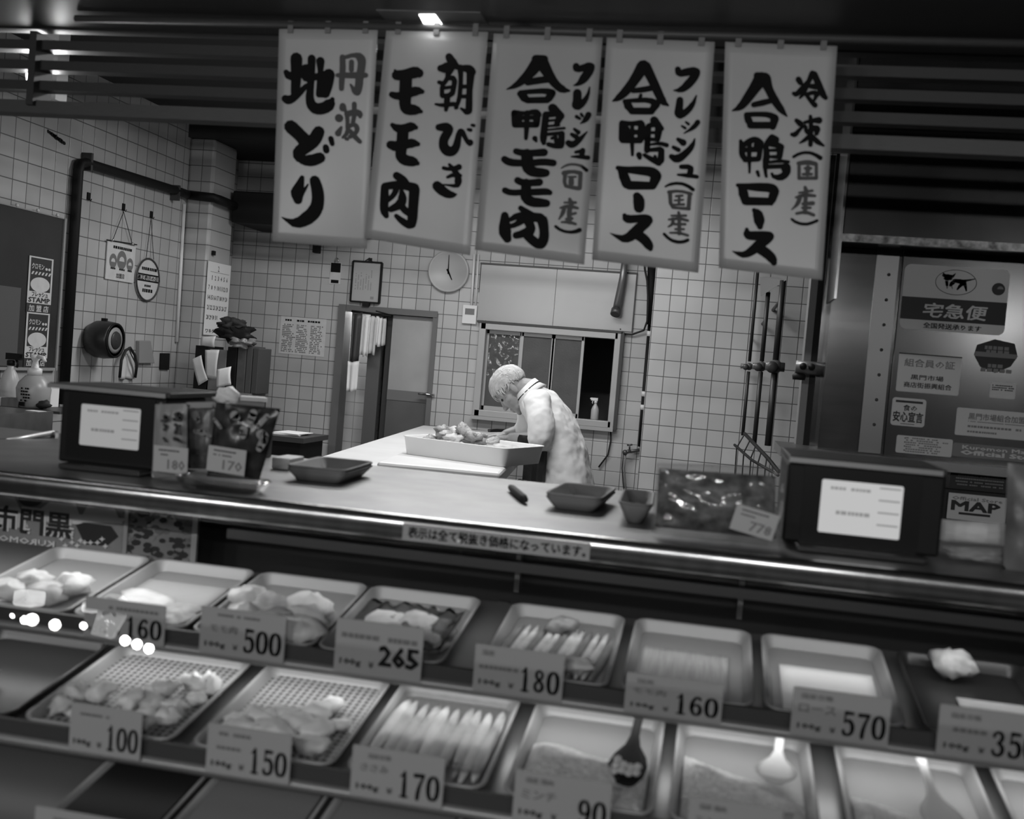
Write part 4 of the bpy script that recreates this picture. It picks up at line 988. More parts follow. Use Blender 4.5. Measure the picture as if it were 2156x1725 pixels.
label_card(o, [c320(880, 750), c320(1390, 820), c320(1350, 1170), c320(850, 1080)], 2.258, 2, '170', 73)
o = tag(pan_mesh(.20, .11, .028, .006, .012).build('clear_tray', glass_mat('clear_tray_plastic', 2.5, .85, .08), loc=(0, 0, 0)), 'clear plastic tray lying flat on the counter edge in front of the packs', 'tray')
o.location = (PY(470, 1020, 2.2).x, 2.20, CT+.0005)
o = thing('food_bag', PY(1500, 1140, 2.2), 'clear bag of dark mottled meat with a tilted price label, left of the right scale', 'bag')
def c136(x, y): return (1360+x/7.187, 950+y/7.187)
pillow('contents', [c136(200, 260), c136(1960, 380), c136(1960, 1330), c136(140, 1150)], .075, 2.23, mat('mottled_meat', .004, .45, v2=.20, scale=34), o, 6, .012, 20, 20)
pillow('clear_film', [c136(160, 180), c136(2100, 230), c136(2040, 1460), c136(80, 1260)], .10, 2.23, clear_bag, o, 8, .016, 26, 20)
mb = MB(); pq4 = lambda x, y: PY(*c136(x, y), 2.172)
label_card(o, [c136(1390, 820), c136(2030, 985), c136(1910, 1390), c136(1260, 1170)], 2.168, 2, '778', 75)

# foam trays, marker, paper
foam = mat('grey_foam', .19, .6)
def foam_tray(quad, zt, lab, n, h=.03):
    q = [PZ(px, py, zt) for px, py in quad]; c = sum(q, Vector())/4
    w = ((q[1]-q[0]).length+(q[2]-q[3]).length)/2; ax = (q[1]-q[0]+q[2]-q[3]); a = math.atan2(ax.y, ax.x)
    d = ((q[3]-q[0]).length+(q[2]-q[1]).length)/2
    for k in range(n):
        o = pan_mesh(w, max(d, .09), h, .006, .018, .003, .02).build('foam_tray', foam, loc=(0, 0, 0))
        o.location = (c.x, c.y, CT+.0006+k*.008); o.rotation_euler.z = a
        tag(o, lab[k], 'tray', 'grey foam trays on the counter')
foam_tray(((655, 958), (762, 968), (758, 992), (620, 978)), CT+.04, ['grey foam tray at the bottom of the left stack on the counter', 'grey foam tray on top of the left stack on the counter'], 2)
foam_tray(((1182, 1013), (1288, 1024), (1280, 1050), (1155, 1036)), CT+.04, ['lower grey foam tray of the right stack on the counter, beside the black marker', 'upper grey foam tray of the right stack on the counter, beside the black marker'], 2)
foam_tray(((1318, 1030), (1378, 1034), (1375, 1066), (1298, 1056)), CT+.046, ['small deep grey foam tray half behind the clear bag of meat'], 1, .046)
a, b = PZ(1075, 1026, CT+.011), PZ(1107, 1053, CT+.011)
o = tag(MB().tube([a, a.lerp(b, .15), a.lerp(b, .85), b], [.007, .010, .010, .006], 12).build('black_marker', rubber), 'short black marker lying on the steel counter in front of the old man', 'marker')
# white packet and folded sheets right of the right scale
def c164(x, y): return (1640+x/4.178, 940+y/4.178)
o = tag(pillow('paper_packet', [c164(1410, 640), c164(2010, 680), c164(2020, 880), c164(1400, 830)], .03, 2.36, paper, None, 12, .003), 'white folded packet on the counter right of the right scale', 'packet')
o = tag(pillow('paper_packet', [c164(1420, 870), c164(2015, 905), c164(2010, 1050), c164(1500, 990)], .04, 2.34, mat('creased_packet', .26, .5), None, 13, .008), 'creased greyish packet under the white one right of the right scale', 'packet')
o = tag(pillow('pale_bag', [(2122, 975), (2250, 990), (2250, 1230), (2112, 1205)], .06, 2.30, mat('pale_bag', .20, .4, v2=.10, scale=14), None, 15, .01), 'pale plastic bag cut by the right edge of the photo, on the counter', 'bag')
# box with crumpled bag and papers behind the packs
A, Bq = PY(452, 850, 2.8), PY(552, 852, 2.8)
o = tag(MB().bx(A.x-.03, Bq.x-.02, 2.74, 2.94, CT+.0005, A.z-.012).build('storage_box', dark_grey, bevel=.004), 'dark storage box standing on the counter behind the black pack', 'box')
zb2 = A.z-.012
p = PY(480, 838, 2.80); o = lump('crumpled_bag', Vector((p.x, 2.80, zb2+.0005)), (.036, .03, .024), (0, 0, 0), paper_white, 51, .7, 20); tag(o, 'crumpled white plastic bag on the dark box behind the packs', 'bag')
p = PY(524, 838, 2.84)
for k in range(3):
    o = MB().box((p.x+.002*k, 2.84+.008*k, zb2+.007+.0125*k), (.075, .08, .011), Matrix.Rotation(.35+.08*k, 3, 'Z')).build('paper_bundle', paper if k != 1 else mid_grey)
    tag(o, ['lowest bundle of the paper pile on the dark box behind the packs', 'grey bundle in the middle of the paper pile on the dark box behind the packs', 'top bundle of the paper pile on the dark box behind the packs'][k], 'paper', 'paper bundles on the box')
p = PY(607, 965, 2.72); o = tag(MB().box((p.x, 2.72, CT+.016), (.05, .10, .03)).build('white_box', paper_white, bevel=.003), 'small white box lying on the counter left of the left foam trays', 'box')

# ---- the sink corner behind the left scale
def c65(x, y): return (x/6.533, 760+y/6.533)
YS = 4.6
zsh = PY(*c65(300, 640), YS).z
A, Bq = PY(*c65(-300, 640), YS), PY(*c65(760, 640), YS)
o = thing('sink_shelf', ((A.x+Bq.x)/2, YS+.1, 0), 'narrow dark wire shelf over the sink at the left, holding bottles and boxes', 'shelf')
MB().bx(A.x, Bq.x+.05, YS-.04, YS+.26, zsh-.012, zsh).build('shelf_board', dark_grey, o)
for x in (A.x+.05, PY(*c65(625, 700), YS).x, Bq.x): MB().tube([(x, YS+.2, 0), (x, YS+.2, zsh-.01)], .008, 8).build('post', black_matt, o)
b = PY(*c65(60, 635), YS); spray_bottle('spray_bottle', (PY(*c65(85, 500), YS+.12).x, YS+.14, zsh), .26, mat('milky_bottle', .45, .35), 'spray bottle with a black head at the left edge of the photo, over the sink', 1, black_plastic)
bp_ = PY(*c65(450, 620), YS+.03)
o = thing('pump_bottle', (bp_.x, YS+.03, zsh), 'pale pump soap bottle with a printed label on the shelf over the sink', 'bottle')
k = .8
MB().lathe([(.055, 0), (.068, .012), (.074, .05), (.078, .09), (.068, .12), (.040, .15), (.030, .155)], (bp_.x, YS+.03, zsh), (0,0,1), 22).build('body', mat('soap_bottle', .34, .35), o)
MB().lathe([(.033, .155), (.033, .185), (.018, .19), (.013, .22), (.022, .235), (.022, .25), (0, .252)], (bp_.x, YS+.03, zsh), (0,0,1), 16).tube([(bp_.x, YS+.03, zsh+.243), (bp_.x+.06, YS+.0, zsh+.24), (bp_.x+.072, YS-.005, zsh+.222)], .009, 8).build('pump', white_plastic, o)
mb = MB(); marks(mb, Vector((bp_.x-.01, YS-.052, zsh+.03)), X3, Z3, .05, .07, 5, 0, .6, .8, 81, n=-Y3, cell=.012); mb.bx(bp_.x-.015, bp_.x+.012, YS-.056, YS-.05, zsh+.012, zsh+.03); mb.build('label_print', ink, o)
p = PY(*c65(185, 575), YS); o = tag(MB().bx(PY(*c65(70, 575), YS).x, PY(*c65(305, 575), YS).x, YS-.03, YS+.05, zsh+.0005, PY(*c65(190, 512), YS).z).build('cardboard_box', mat('grey_card', .17, .6)), 'low grey card box on the sink shelf between spray and pump bottle', 'box')
o = tag(MB().bx(PY(*c65(-40, 575), YS).x, PY(*c65(66, 575), YS).x, YS-.035, YS+.05, zsh+.0005, PY(*c65(30, 505), YS).z).build('wipe_box', paper), 'small white box at the left edge of the sink shelf', 'box')
o = tag(MB().bx(PY(*c65(560, 450), YS+.16).x, PY(*c65(750, 450), YS+.16).x, YS+.13, YS+.2, zsh+.0005, PY(*c65(650, 330), YS+.16).z).build('glove_box', paper_white, bevel=.003), 'white glove box standing behind the pump bottle on the sink shelf', 'box')
o = lump('sponge', Vector((PY(*c65(605, 590), YS).x, YS, zsh+.0005)), (.03, .03, .02), (0, 0, 0), rubber, 91, .4); tag(o, 'black sponge lying beside the pump bottle on the sink shelf', 'sponge')
# low dark glass guard with chrome rails standing on the counter left of the scale, and the sink behind it
A, Bq = PY(-60, 943, 2.62), PY(113, 911, 2.86)
o = thing('glass_guard', ((A.x+Bq.x)/2, 2.74, CT), 'low dark glass guard with chrome rails on the counter left of the left scale', 'guard')
for k, (dz, r) in enumerate(((0, .0075), (-.018, .004), (-.030, .004))):
    MB().tube([A+Z3*dz, Bq+Z3*dz], r, 10).build('rail', mat('satin_rail', .55, .35, .5), o)
q = [A-Z3*.03, Bq-Z3*.03, Vector((Bq.x, Bq.y, CT+.001)), Vector((A.x, A.y, CT+.001))]
MB().slab(q, -Y3, .006).build('glass_panel', mat('dark_glassy_panel', .02, .15), o)
MB().bx(Bq.x-.004, Bq.x+.012, Bq.y-.01, Bq.y+.006, CT+.001, Bq.z+.004).build('end_post', chrome, o)
q0, q1 = PY(*c65(-200, 760), 4.4), PY(*c65(730, 760), 4.4)
zc = PY(20, 905, 3.5).z
o = thing('steel_sink', ((q0.x+q1.x)/2, 3.9, 0), 'low dark steel sink at the far left behind the counter, under the bottle shelf', 'sink')
MB().bx(q0.x, q1.x, 3.4, 4.40, zc-.16, zc).build('basin', steel_dark, o)
MB().bx(q0.x+.03, q1.x-.03, 3.45, 4.38, 0, zc-.16).build('stand', dark_grey, o)
MB().tube([(q1.x-.25, 4.36, zc), (q1.x-.25, 4.36, zc+.10), (q1.x-.27, 4.25, zc+.12), (q1.x-.28, 4.2, zc+.08)], .008, 8).build('spout', chrome, o)
o = tag(MB().bx(PY(*c65(435, 800), 4.35).x, PY(*c65(612, 800), 4.35).x, 4.30, 4.36, zc+.0005, PY(*c65(520, 685), 4.35).z).build('splash_board', paper_white), 'white plastic board leaning behind the sink under the shelf', 'board')
# ================================================================= the refrigerated display below the counter
case_dark = mat('case_black', .010, .35)
o = thing('display_case', (-.4, 2.2, 0), 'refrigerated glass fronted meat display below the steel counter', 'display case')
SLX0, SLX1 = -1.9, 1.15
MB().bx(SLX0, SLX1, 2.62, 2.64, .3, CT-.052).build('back_panel', case_dark, o)
for x in (SLX0-.02, SLX1): MB().bx(x, x+.02, 1.45, 2.64, .3, CT-.052).build('side_panel', case_dark, o)
MB().bx(SLX0-.02, SLX1+.02, 1.20, 2.64, 0, .3).build('base', case_dark, o)
MB().bx(-.98, SLX1, CY0+.02, CY0+.042, 1.030, 1.050).build('glass_holder', mat('holder_steel', .22, .3, 1.0), o)
MB().bx(SLX0, SLX1, CY0+.03, 2.62, CT-.056, CT-.052).build('lamp_hood', case_dark, o)
gm = glass_mat('display_glass', 1.0, .97, .012)
g0, g1 = (CY0-.001, 1.068), (1.43, .47)
MB().slab([Vector((SLX0, g0[0], g0[1])), Vector((SLX1, g0[0], g0[1])), Vector((SLX1, g1[0], g1[1])), Vector((SLX0, g1[0], g1[1]))], (0, -.66, .75), .004).build('front_glass', gm, o)
rows = [dict(y=1.94, zb=.834, zt=.880, back=2.36), dict(y=1.72, zb=.700, zt=.726, back=2.14), dict(y=1.50, zb=.566, zt=.592, back=1.9)]
rail_m = mat('rail_aluminium', .26, .4, .5); slot_m = mat('rail_slot', .035, .5)
SL = math.radians(8.9)
for k, r in enumerate(rows):
    zt = r['zb']+.046
    MB().bx(SLX0, SLX1, r['y'], r['y']+.010, r['zb']+.004, zt).build('price_rail', slot_m, o)
    prf = [(0, .0), (-.006, .003), (-.009, .010), (-.007, .017), (0, .020), (.008, .02), (.008, 0)]
    mb = MB(); mb.loops([[Vector((x, r['y']+a, r['zb']+b)) for a, b in prf] for x in (SLX0, SLX1)], 0, True); mb.build('rail_lip', rail_m, o)
    y0, z0 = r['y']+.011, zt-.028; y1 = r['back']; z1 = z0+(y1-y0)*math.tan(SL)
    MB().slab([Vector((SLX0, y0, z0)), Vector((SLX1, y0, z0)), Vector((SLX1, y1, z1)), Vector((SLX0, y1, z1))], Z3, .008).build('shelf', mat('case_shelf', .30, .35, .7), o)
    for x in (-1.30, -.42, .25, 1.0): MB().bx(x-.012, x+.012, r['back']+.005, r['back']+.03, .3, z1).build('shelf_post', dark_grey, o)
for x in (-.425, .10): MB().bx(x-.006, x+.006, 2.56, 2.585, .9, 1.06).build('upright', steel_dark, o)

# added board at the back left of the display, painted as a reflected street banner
YD = 2.50
added_stile = mat('added_stile_aluminium', .42, .4, .4)
zl, zh_ = .86, CT-.062
xr = PY(415, 1150, YD).x
pnl = thing('reflection_panel', ((SLX0+xr)/2, YD, zl), 'added panel painted as a reflection: hills, trees, mirrored 黒門 lettering at the back of the display', 'panel')
MB().bx(SLX0+.03, xr, YD, YD+.006, zl, zh_).build('board', mat('reflection_grey', .30, .5, v2=.20, scale=6), pnl)
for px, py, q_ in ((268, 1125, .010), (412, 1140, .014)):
    x = PY(px, py, YD).x; MB().bx(x-q_/2, x+q_/2, YD-.010, YD+.0, zl, zh_).build('added_stile', added_stile, pnl)
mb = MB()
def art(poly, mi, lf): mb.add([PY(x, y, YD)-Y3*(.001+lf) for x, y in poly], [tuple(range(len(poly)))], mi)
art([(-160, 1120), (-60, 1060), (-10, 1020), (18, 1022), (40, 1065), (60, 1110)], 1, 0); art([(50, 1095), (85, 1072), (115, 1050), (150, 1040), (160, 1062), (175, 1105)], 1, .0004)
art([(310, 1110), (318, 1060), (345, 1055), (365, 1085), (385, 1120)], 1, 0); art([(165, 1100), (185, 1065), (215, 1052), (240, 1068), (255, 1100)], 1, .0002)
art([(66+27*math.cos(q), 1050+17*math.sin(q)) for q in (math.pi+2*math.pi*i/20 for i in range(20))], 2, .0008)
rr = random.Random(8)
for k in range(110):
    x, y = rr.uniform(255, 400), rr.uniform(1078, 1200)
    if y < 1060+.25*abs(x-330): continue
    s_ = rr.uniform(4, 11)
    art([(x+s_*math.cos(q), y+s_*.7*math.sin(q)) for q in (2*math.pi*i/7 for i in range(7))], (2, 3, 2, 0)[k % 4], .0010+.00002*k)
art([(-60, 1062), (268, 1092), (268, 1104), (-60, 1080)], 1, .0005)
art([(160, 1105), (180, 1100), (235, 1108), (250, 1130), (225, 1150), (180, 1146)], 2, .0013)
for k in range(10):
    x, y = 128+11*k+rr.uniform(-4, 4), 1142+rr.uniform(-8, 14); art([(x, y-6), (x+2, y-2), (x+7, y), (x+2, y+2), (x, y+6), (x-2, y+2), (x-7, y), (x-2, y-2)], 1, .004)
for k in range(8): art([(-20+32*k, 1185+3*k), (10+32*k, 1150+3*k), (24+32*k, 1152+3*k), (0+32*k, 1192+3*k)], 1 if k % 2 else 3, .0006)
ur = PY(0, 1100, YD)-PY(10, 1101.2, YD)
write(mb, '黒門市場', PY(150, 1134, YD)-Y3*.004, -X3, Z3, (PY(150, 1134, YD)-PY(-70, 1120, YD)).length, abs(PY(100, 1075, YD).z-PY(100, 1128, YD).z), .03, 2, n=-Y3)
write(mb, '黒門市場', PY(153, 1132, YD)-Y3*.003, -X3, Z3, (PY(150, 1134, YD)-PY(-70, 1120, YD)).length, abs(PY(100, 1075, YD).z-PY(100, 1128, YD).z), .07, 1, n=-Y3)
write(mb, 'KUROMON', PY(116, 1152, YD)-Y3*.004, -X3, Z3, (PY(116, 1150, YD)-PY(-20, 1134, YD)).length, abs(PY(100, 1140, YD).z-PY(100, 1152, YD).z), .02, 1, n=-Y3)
mb.build('painted_reflection', [mat('reflection_grey', .30, .5), mat('reflection_pale', .75, .5), mat('reflection_dark', .02, .5), mat('reflection_mid', .15, .5)], pnl)

def dots_mat():
    mt = bpy.data.materials.new('perforated_plastic'); mt.use_nodes = True; nt = mt.node_tree; b = nt.nodes['Principled BSDF']; N = nt.nodes.new; L = nt.links.new
    tc = N('ShaderNodeTexCoord'); v = N('ShaderNodeVectorMath'); v.operation = 'MULTIPLY'; v.inputs[1].default_value = (1/.0142, 1/.0142, 0); L(tc.outputs['Object'], v.inputs[0])
    vo = N('ShaderNodeTexVoronoi'); vo.inputs['Scale'].default_value = 1.0; vo.inputs['Randomness'].default_value = 0.0; vo.voronoi_dimensions = '2D'; L(v.outputs[0], vo.inputs['Vector'])
    r = N('ShaderNodeMapRange'); r.inputs['From Min'].default_value = .33; r.inputs['From Max'].default_value = .38; r.inputs['To Min'].default_value = .07; r.inputs['To Max'].default_value = .40
    L(vo.outputs['Distance'], r.inputs['Value']); L(r.outputs[0], b.inputs['Base Color']); b.inputs['Roughness'].default_value = .4
    return mt
perf = dots_mat()
RX = Matrix.Rotation(SL, 3, 'X')
def tray_frame(row, x0, x1):
    r = rows[row]; w = x1-x0; d = .352; h = .026
    yc = r['y']+.020+d/2*math.cos(SL); zc = r['zb']+.046-.027+ (d/2+.010)*math.sin(SL)
    return Vector(((x0+x1)/2, yc, zc)), w, d, h
def tp(c, x, y, z=.003): return c + RX @ Vector((x, y, z))
def make_tray(row, x0, x1, lab, dark=False, perforated=False):
    c, w, d, h = tray_frame(row, x0, x1)
    m_ = mat('dark_tray', .05, .3, .4) if dark else steel_tray
    o = pan_mesh(w, d, h, .007, .010, .0012, .022).build('display_tray', m_, loc=(0, 0, 0))
    o.location = c; o.rotation_euler.x = SL; o['_org'] = (0, 0, 0)
    tag(o, lab, 'tray', ['meat trays on the upper shelf of the display', 'meat trays on the middle shelf of the display', 'trays on the lowest shelf of the display'][row])
    if perforated:
        mb = MB(); hw, hd_ = w/2-.016, d/2-.016
        mb.grid(lambda u, v: Vector((-hw+2*hw*u, -hd_+2*hd_*v, .0045)), 1, 1, 0, False); p = mb.build('perforated_insert', perf, loc=(0, 0, 0)); p.parent = o
        s = p.modifiers.new('thick', 'SOLIDIFY'); s.thickness = .0015; s.offset = 0
    return c, w, d
T = {}
up = [(-1.475, -1.228), (-1.218, -.973), (-.961, -.708), (-.702, -.453), (-.386, -.142), (-.122, .117), (.136, .375), (.402, .645)]
upl = ['steel tray at the left end of the upper shelf, by the reflections', 'steel tray with flat pale meat sheets left of the 500 card', 'steel tray with plump pale chicken behind the 500 card', 'steel tray with film wrapped slices behind the 265 card',
       'steel tray with a layer of ridged strips behind the 180 card', 'steel tray lined with a pale mat behind the upper 160 card', 'steel tray lined with white paper behind the 570 card', 'dark tray at the right end of the upper shelf behind the 350 card']
for k, (a, b) in enumerate(up): T['u', k] = make_tray(0, a, b, upl[k], dark=(k == 7))
mid = [(-1.46, -1.185), (-1.165, -.872), (-.839, -.577), (-.557, -.315), (-.285, -.037), (-.014, .227), (.27, .514), (.54, .79)]
mil = ['dark empty looking tray at the left end of the middle shelf', 'tray with a perforated insert and small lumps behind the 100 card', 'tray with a perforated insert and smooth pieces behind the 150 card', 'steel tray of long pale fillets behind the 170 card',
       'steel tray of mince with a dark serving spoon in it', 'steel tray of mince with a white rice paddle, in the middle of the mince trays', 'steel tray of mince with a short white paddle at the lower right', 'steel tray cut by the right edge of the photo on the middle shelf']
for k, (a, b) in enumerate(mid): T['m', k] = make_tray(1, a, b, mil[k], dark=(k == 0), perforated=k in (1, 2))
low = [(-1.035, -.838), (-.826, -.606), (-.594, -.36)]
lol = ['black topped tray at the lower left corner of the display', 'grey covered tray right of the black topped one on the lowest shelf', 'grey covered tray under the 170 card on the lowest shelf']
for k, (a, b) in enumerate(low):
    c, w, d = make_tray(2, a, b, lol[k])
    o = MB().box((0, 0, 0), (w-.03, d-.03, .004)).build('tray_cover', [mat('black_cover', .008, .4), mat('grey_cover', .15, .3), mat('grey_cover', .15, .3)][k], loc=(0, 0, 0))
    o.location = tp(c, 0, 0, .018); o.rotation_euler.x = SL
    tag(o, ['black sheet covering the tray at the lower left of the display', 'grey plastic cover on the tray beside the black one', 'grey plastic cover on the tray under the 170 card'][k], 'cover')

# ---- meat
meat = mat('pale_meat', .70, .4, v2=.46, scale=35, bump=.25, bscale=60)
meat_b = mat('pale_fat', .88, .38, v2=.68, scale=25, bump=.2, bscale=60)
meat_d = mat('grey_meat', .26, .4, v2=.18, scale=30, bump=.25, bscale=70)
def piece(key, x, y, r, rot, m_, seed, amp, lab, grp, cat='chicken', z=.0045, nm='chicken_piece', fr=1.6):
    c, w, d = T[key]
    o = lump(nm, (0, 0, 0), r, rot, m_, seed, amp, 14, fr)
    o.location = tp(c, x, y, z) ; o.rotation_euler.x = SL
    return tag(o, lab, cat, grp)
R = random.Random(21)
# small lumps by the 100 card
pos = [(-.10, -.11), (-.06, -.12), (-.02, -.12), (.03, -.13), (.07, -.12), (.10, -.10), (-.11, -.06), (-.06, -.05), (.01, -.07), (.05, -.06), (.09, -.05), (.11, -.0), (.04, .0), (.09, .03), (.03, -.02), (-.09, -.02), (.07, .05), (.115, .045)]
for k, (x, y) in enumerate(pos):
    piece(('m', 1), x+R.uniform(-.006, .006), y, (.020+.008*R.random(), .017+.006*R.random(), .011+.007*R.random()), (R.random()-.5, R.random()-.5, R.random()*3), meat_b if k % 3 else meat, k+60, .75, 'small pale chicken lump in the perforated tray behind the 100 card', 'chicken lumps in the 100 tray')
pos = [(.03, .0, .04), (.02, -.05, .05), (-.04, -.06, .05), (.06, -.06, .045), (-.07, -.10, .05), (.0, -.10, .05), (.07, -.11, .045), (.05, .035, .035), (-.02, -.03, .04), (-.09, -.06, .035), (.085, -.02, .03)]
for k, (x, y, s) in enumerate(pos):
    piece(('m', 2), x, y, (s*.85, s*.55, s*.38), (R.random()*.6-.3, R.random()*.4-.2, R.random()*1.4-.4), meat_b, k+90, .42, 'smooth pale chicken piece in the perforated tray behind the 150 card', 'chicken pieces in the 150 tray')
for k in range(10):
    x = -.095+.021*k
    piece(('m', 3), x, -.015+.01*R.random(), (.0125, .125+.01*R.random(), .009), (0, 0, R.uniform(-.04, .04)), meat if k % 4 else meat_b, k+120, .22, 'long pale chicken fillet laid side by side in the tray behind the 170 card', 'fillets in the 170 tray', fr=1.0)
# upper shelf
for k, (x, y) in enumerate(((-.06, -.10), (.0, -.11), (.05, -.08), (-.03, -.05), (.07, -.12))):
    piece(('u', 1), x, y, (.055, .04, .009), (.1, .1, R.random()*2), meat_b if k % 2 else meat, k+140, .5, 'flat pale chicken slice in the tray left of the 500 card', 'flat slices in the tray left of the 500 card')
for k, (x, y) in enumerate(((-.05, -.09), (.02, -.11), (.06, -.06), (-.02, -.03), (.05, -.0), (-.07, -.01), (.08, -.12))):
    piece(('u', 2), x, y, (.052, .038, .024), (.1, .1, R.random()*2), meat if k % 2 else meat_b, k+150, .45, 'plump pale chicken leg meat in the tray behind the 500 card', 'plump chicken in the 500 tray')
for k, (x, y) in enumerate(((-.06, -.08), (.0, -.06), (.06, -.07), (-.03, -.0), (.05, .0), (.02, -.12))):
    piece(('u', 3), x, y, (.055, .045, .013), (.1, .15, R.random()*2), meat_b if k % 2 else meat, k+160, .5, 'pale chicken slice under film in the tray behind the 265 card', 'chicken slices in the 265 tray')
for k in range(13):
    x = -.095+.016*k
    piece(('u', 4), x, -.02, (.0085, .12, .007), (0, 0, -.10+R.uniform(-.03, .03)), meat_d if k % 3 == 0 else meat, k+170, .2, 'narrow chicken strip laid in the row behind the 180 card', 'chicken strips in the 180 tray', fr=1.0)
piece(('u', 4), .0, .075, (.028, .022, .014), (0, 0, .3), meat_d, 190, .8, 'small dark offcut on the strips behind the 180 card', None, z=.012)
piece(('u', 4), .06, -.11, (.03, .025, .014), (0, 0, .3), meat_b, 191, .7, 'pale offcut at the front of the strips behind the 180 card', None, z=.012)
for k, (x, y) in enumerate(((-.05, -.1), (.03, -.1), (.06, -.04), (-.04, -.03))):
    piece(('u', 0), x, y, (.045, .035, .02), (.1, .1, R.random()*2), meat if k % 2 else meat_b, k+195, .5, 'pale chicken piece in the leftmost tray of the upper shelf', 'chicken in the leftmost upper tray')
piece(('u', 7), -.02, .115, (.040, .028, .028), (0, 0, -.3), meat, 201, .7, 'tied pale bird piece at the back of the dark tray at the right', None, nm='duck_piece', cat='duck')
piece(('m', 0), -.03, -.06, (.05, .02, .012), (0, 0, .9), meat_d, 205, .7, 'greyish scrap in the dark tray at the left of the middle shelf', None)
# liners: ribbed mat, white papers, films
def liner(key, nm, x0, x1, y0, y1, m_, lab, z=.006, curl=.0, cat='liner', ripple=0):
    c, w, d = T[key]
    def fn(u, v): return Vector((x0+(x1-x0)*u, y0+(y1-y0)*v, z+curl*(v**3)+ripple*math.sin(u*40)*.5+ripple*noise.noise(Vector((u*6, v*6, 2)))))
    o = MB().grid(fn, 30 if ripple else 8, 12).build(nm, m_, loc=(0, 0, 0)); s = o.modifiers.new('thick', 'SOLIDIFY'); s.thickness = .001
    o.location = c; o.rotation_euler.x = SL
    return tag(o, lab, cat)
liner(('u', 5), 'ribbed_mat', -.095, .075, -.15, .075, mat('ribbed_mat', .44, .45, v2=.30, scale=50, stretch=(6, .3, 1)), 'pale ribbed mat lying in the tray behind the upper 160 card', ripple=.0012)
liner(('u', 6), 'white_liner', -.085, .09, -.15, .06, paper_white, 'white paper lying in the tray behind the 570 card', curl=.004)
liner(('u', 7), 'white_liner', -.03, .1, -.15, .02, paper, 'white paper lying in the dark tray at the right end of the upper shelf')
liner(('u', 1), 'white_liner', -.10, .09, -.02, .10, mat('moist_paper', .36, .4), 'moist paper at the back of the tray with flat pale slices', z=.006)
liner(('u', 3), 'cling_film', -.10, .11, -.14, .08, glass_mat('cling_film', 2.5, .9, .10), 'crumpled cling film over the slices behind the 265 card', z=.030, ripple=.006, cat='film')
liner(('m', 3), 'cling_film', -.105, .105, -.13, .14, glass_mat('cling_film_tight', .4, .92, .16), 'film stretched over the fillets behind the 170 card', z=.024, ripple=.0008, cat='film')
# mince heaps, spoons
mince = mat('minced_meat', .82, .55, v2=.58, scale=90, bump=.9, bscale=220)
def heap(key, fy, hgt, lab, seed, slope=.1):
    c, w, d = T[key]; hw, hd_ = w/2-.018, d/2-.018
    def fn(u, v):
        x, y = -hw+2*hw*u, -hd_+2*hd_*v
        edge = fy+.05*noise.noise(Vector((u*2.5, seed, 0)))-slope*(u-.5)
        t_ = max(0, min(1, (edge-v)/.22)); e = min(u, 1-u, v)*9; e = min(1, e)
        z = .0028+hgt*(t_*t_*(3-2*t_))*(.3+.7*e)*(.75+.4*noise.noise(Vector((u*5, v*5, seed)))) 
        if t_ > 0: z += t_*.004*noise.noise(Vector((u*45, v*60, seed)))+t_*.002*noise.noise(Vector((u*90, v*120, seed)))
        return Vector((x, y, z))
    mb = MB().grid(fn, 70, 90)
    keep = [i for i, f in enumerate(mb.f) if max(mb.v[j][2] for j in f) > .0040]
    mb.f = [mb.f[i] for i in keep]; mb.mi = [mb.mi[i] for i in keep]; mb.sm = [mb.sm[i] for i in keep]
    o = mb.build('minced_chicken', mince, loc=(0, 0, 0)); o.location = c; o.rotation_euler.x = SL
    tag(o, lab, 'mince', None, 'stuff')
heap(('m', 4), .62, .032, 'pale minced chicken heaped around the dark spoon behind the ミンチ card', 1)
heap(('m', 5), .60, .028, 'pale minced chicken spread in the tray with the larger white paddle', 2, .35)
heap(('m', 6), .46, .024, 'pale minced chicken at the front of the tray with the short white paddle', 3, .25)
def paddle(nm, key, px, py, ang, L_, wb, m_, lab, dark=False):
    c, w, d = T[key]; mb = MB()
    prof = [(0, wb*.55), (.10, wb*.9), (.22, wb), (.34, wb*.82), (.45, wb*.40), (.55, wb*.24), (.8, wb*.22), (.96, wb*.30), (1, wb*.2)]
    rg = []
    for t_, hw in prof:
        zz = .004+.016*max(0, (t_-.35))*2; cup = .004*(1-min(1, t_/.45))
        rg.append([Vector((q*hw, t_*L_, zz+cup*abs(q)**2+s*.0035)) for q, s in ((-1, 0), (-.6, .6), (0, .6), (.6, .6), (1, 0), (.6, -.6), (0, -.6), (-.6, -.6))])
    mb.loops(rg, 0, True, cap0=True, cap1=True)
    o = thing(nm, tp(c, px, py, .022), lab, 'spoon'); o.rotation_euler = (SL+.10, 0, ang)
    b = mb.build('blade', m_, loc=(0, 0, 0)); b.parent = o
    return o, b
paddle('rice_paddle', ('m', 5), .052, -.015, -.10, .155, .036, mat('paddle_plastic', .55, .5), 'white plastic rice paddle lying in the middle mince tray')
paddle('rice_paddle', ('m', 6), .035, -.10, .12, .20, .036, mat('paddle_plastic', .55, .5), 'white plastic rice paddle in the mince tray at the lower right')
o, b = paddle('serving_spoon', ('m', 4), .068, -.10, -.05, .26, .034, mat('spoon_black', .004, .6, spec=.15), 'dark serving spoon with a slotted bowl lying in the mince tray')
for k in range(9):
    q = MB().ball(((-.018+.012*(k % 4)), .025+.017*(k//4)+.004*(k % 2), .014), (.008, .009, .005), None, 8).build('mince_bit', mince, loc=(0, 0, 0)); q.parent = o; 

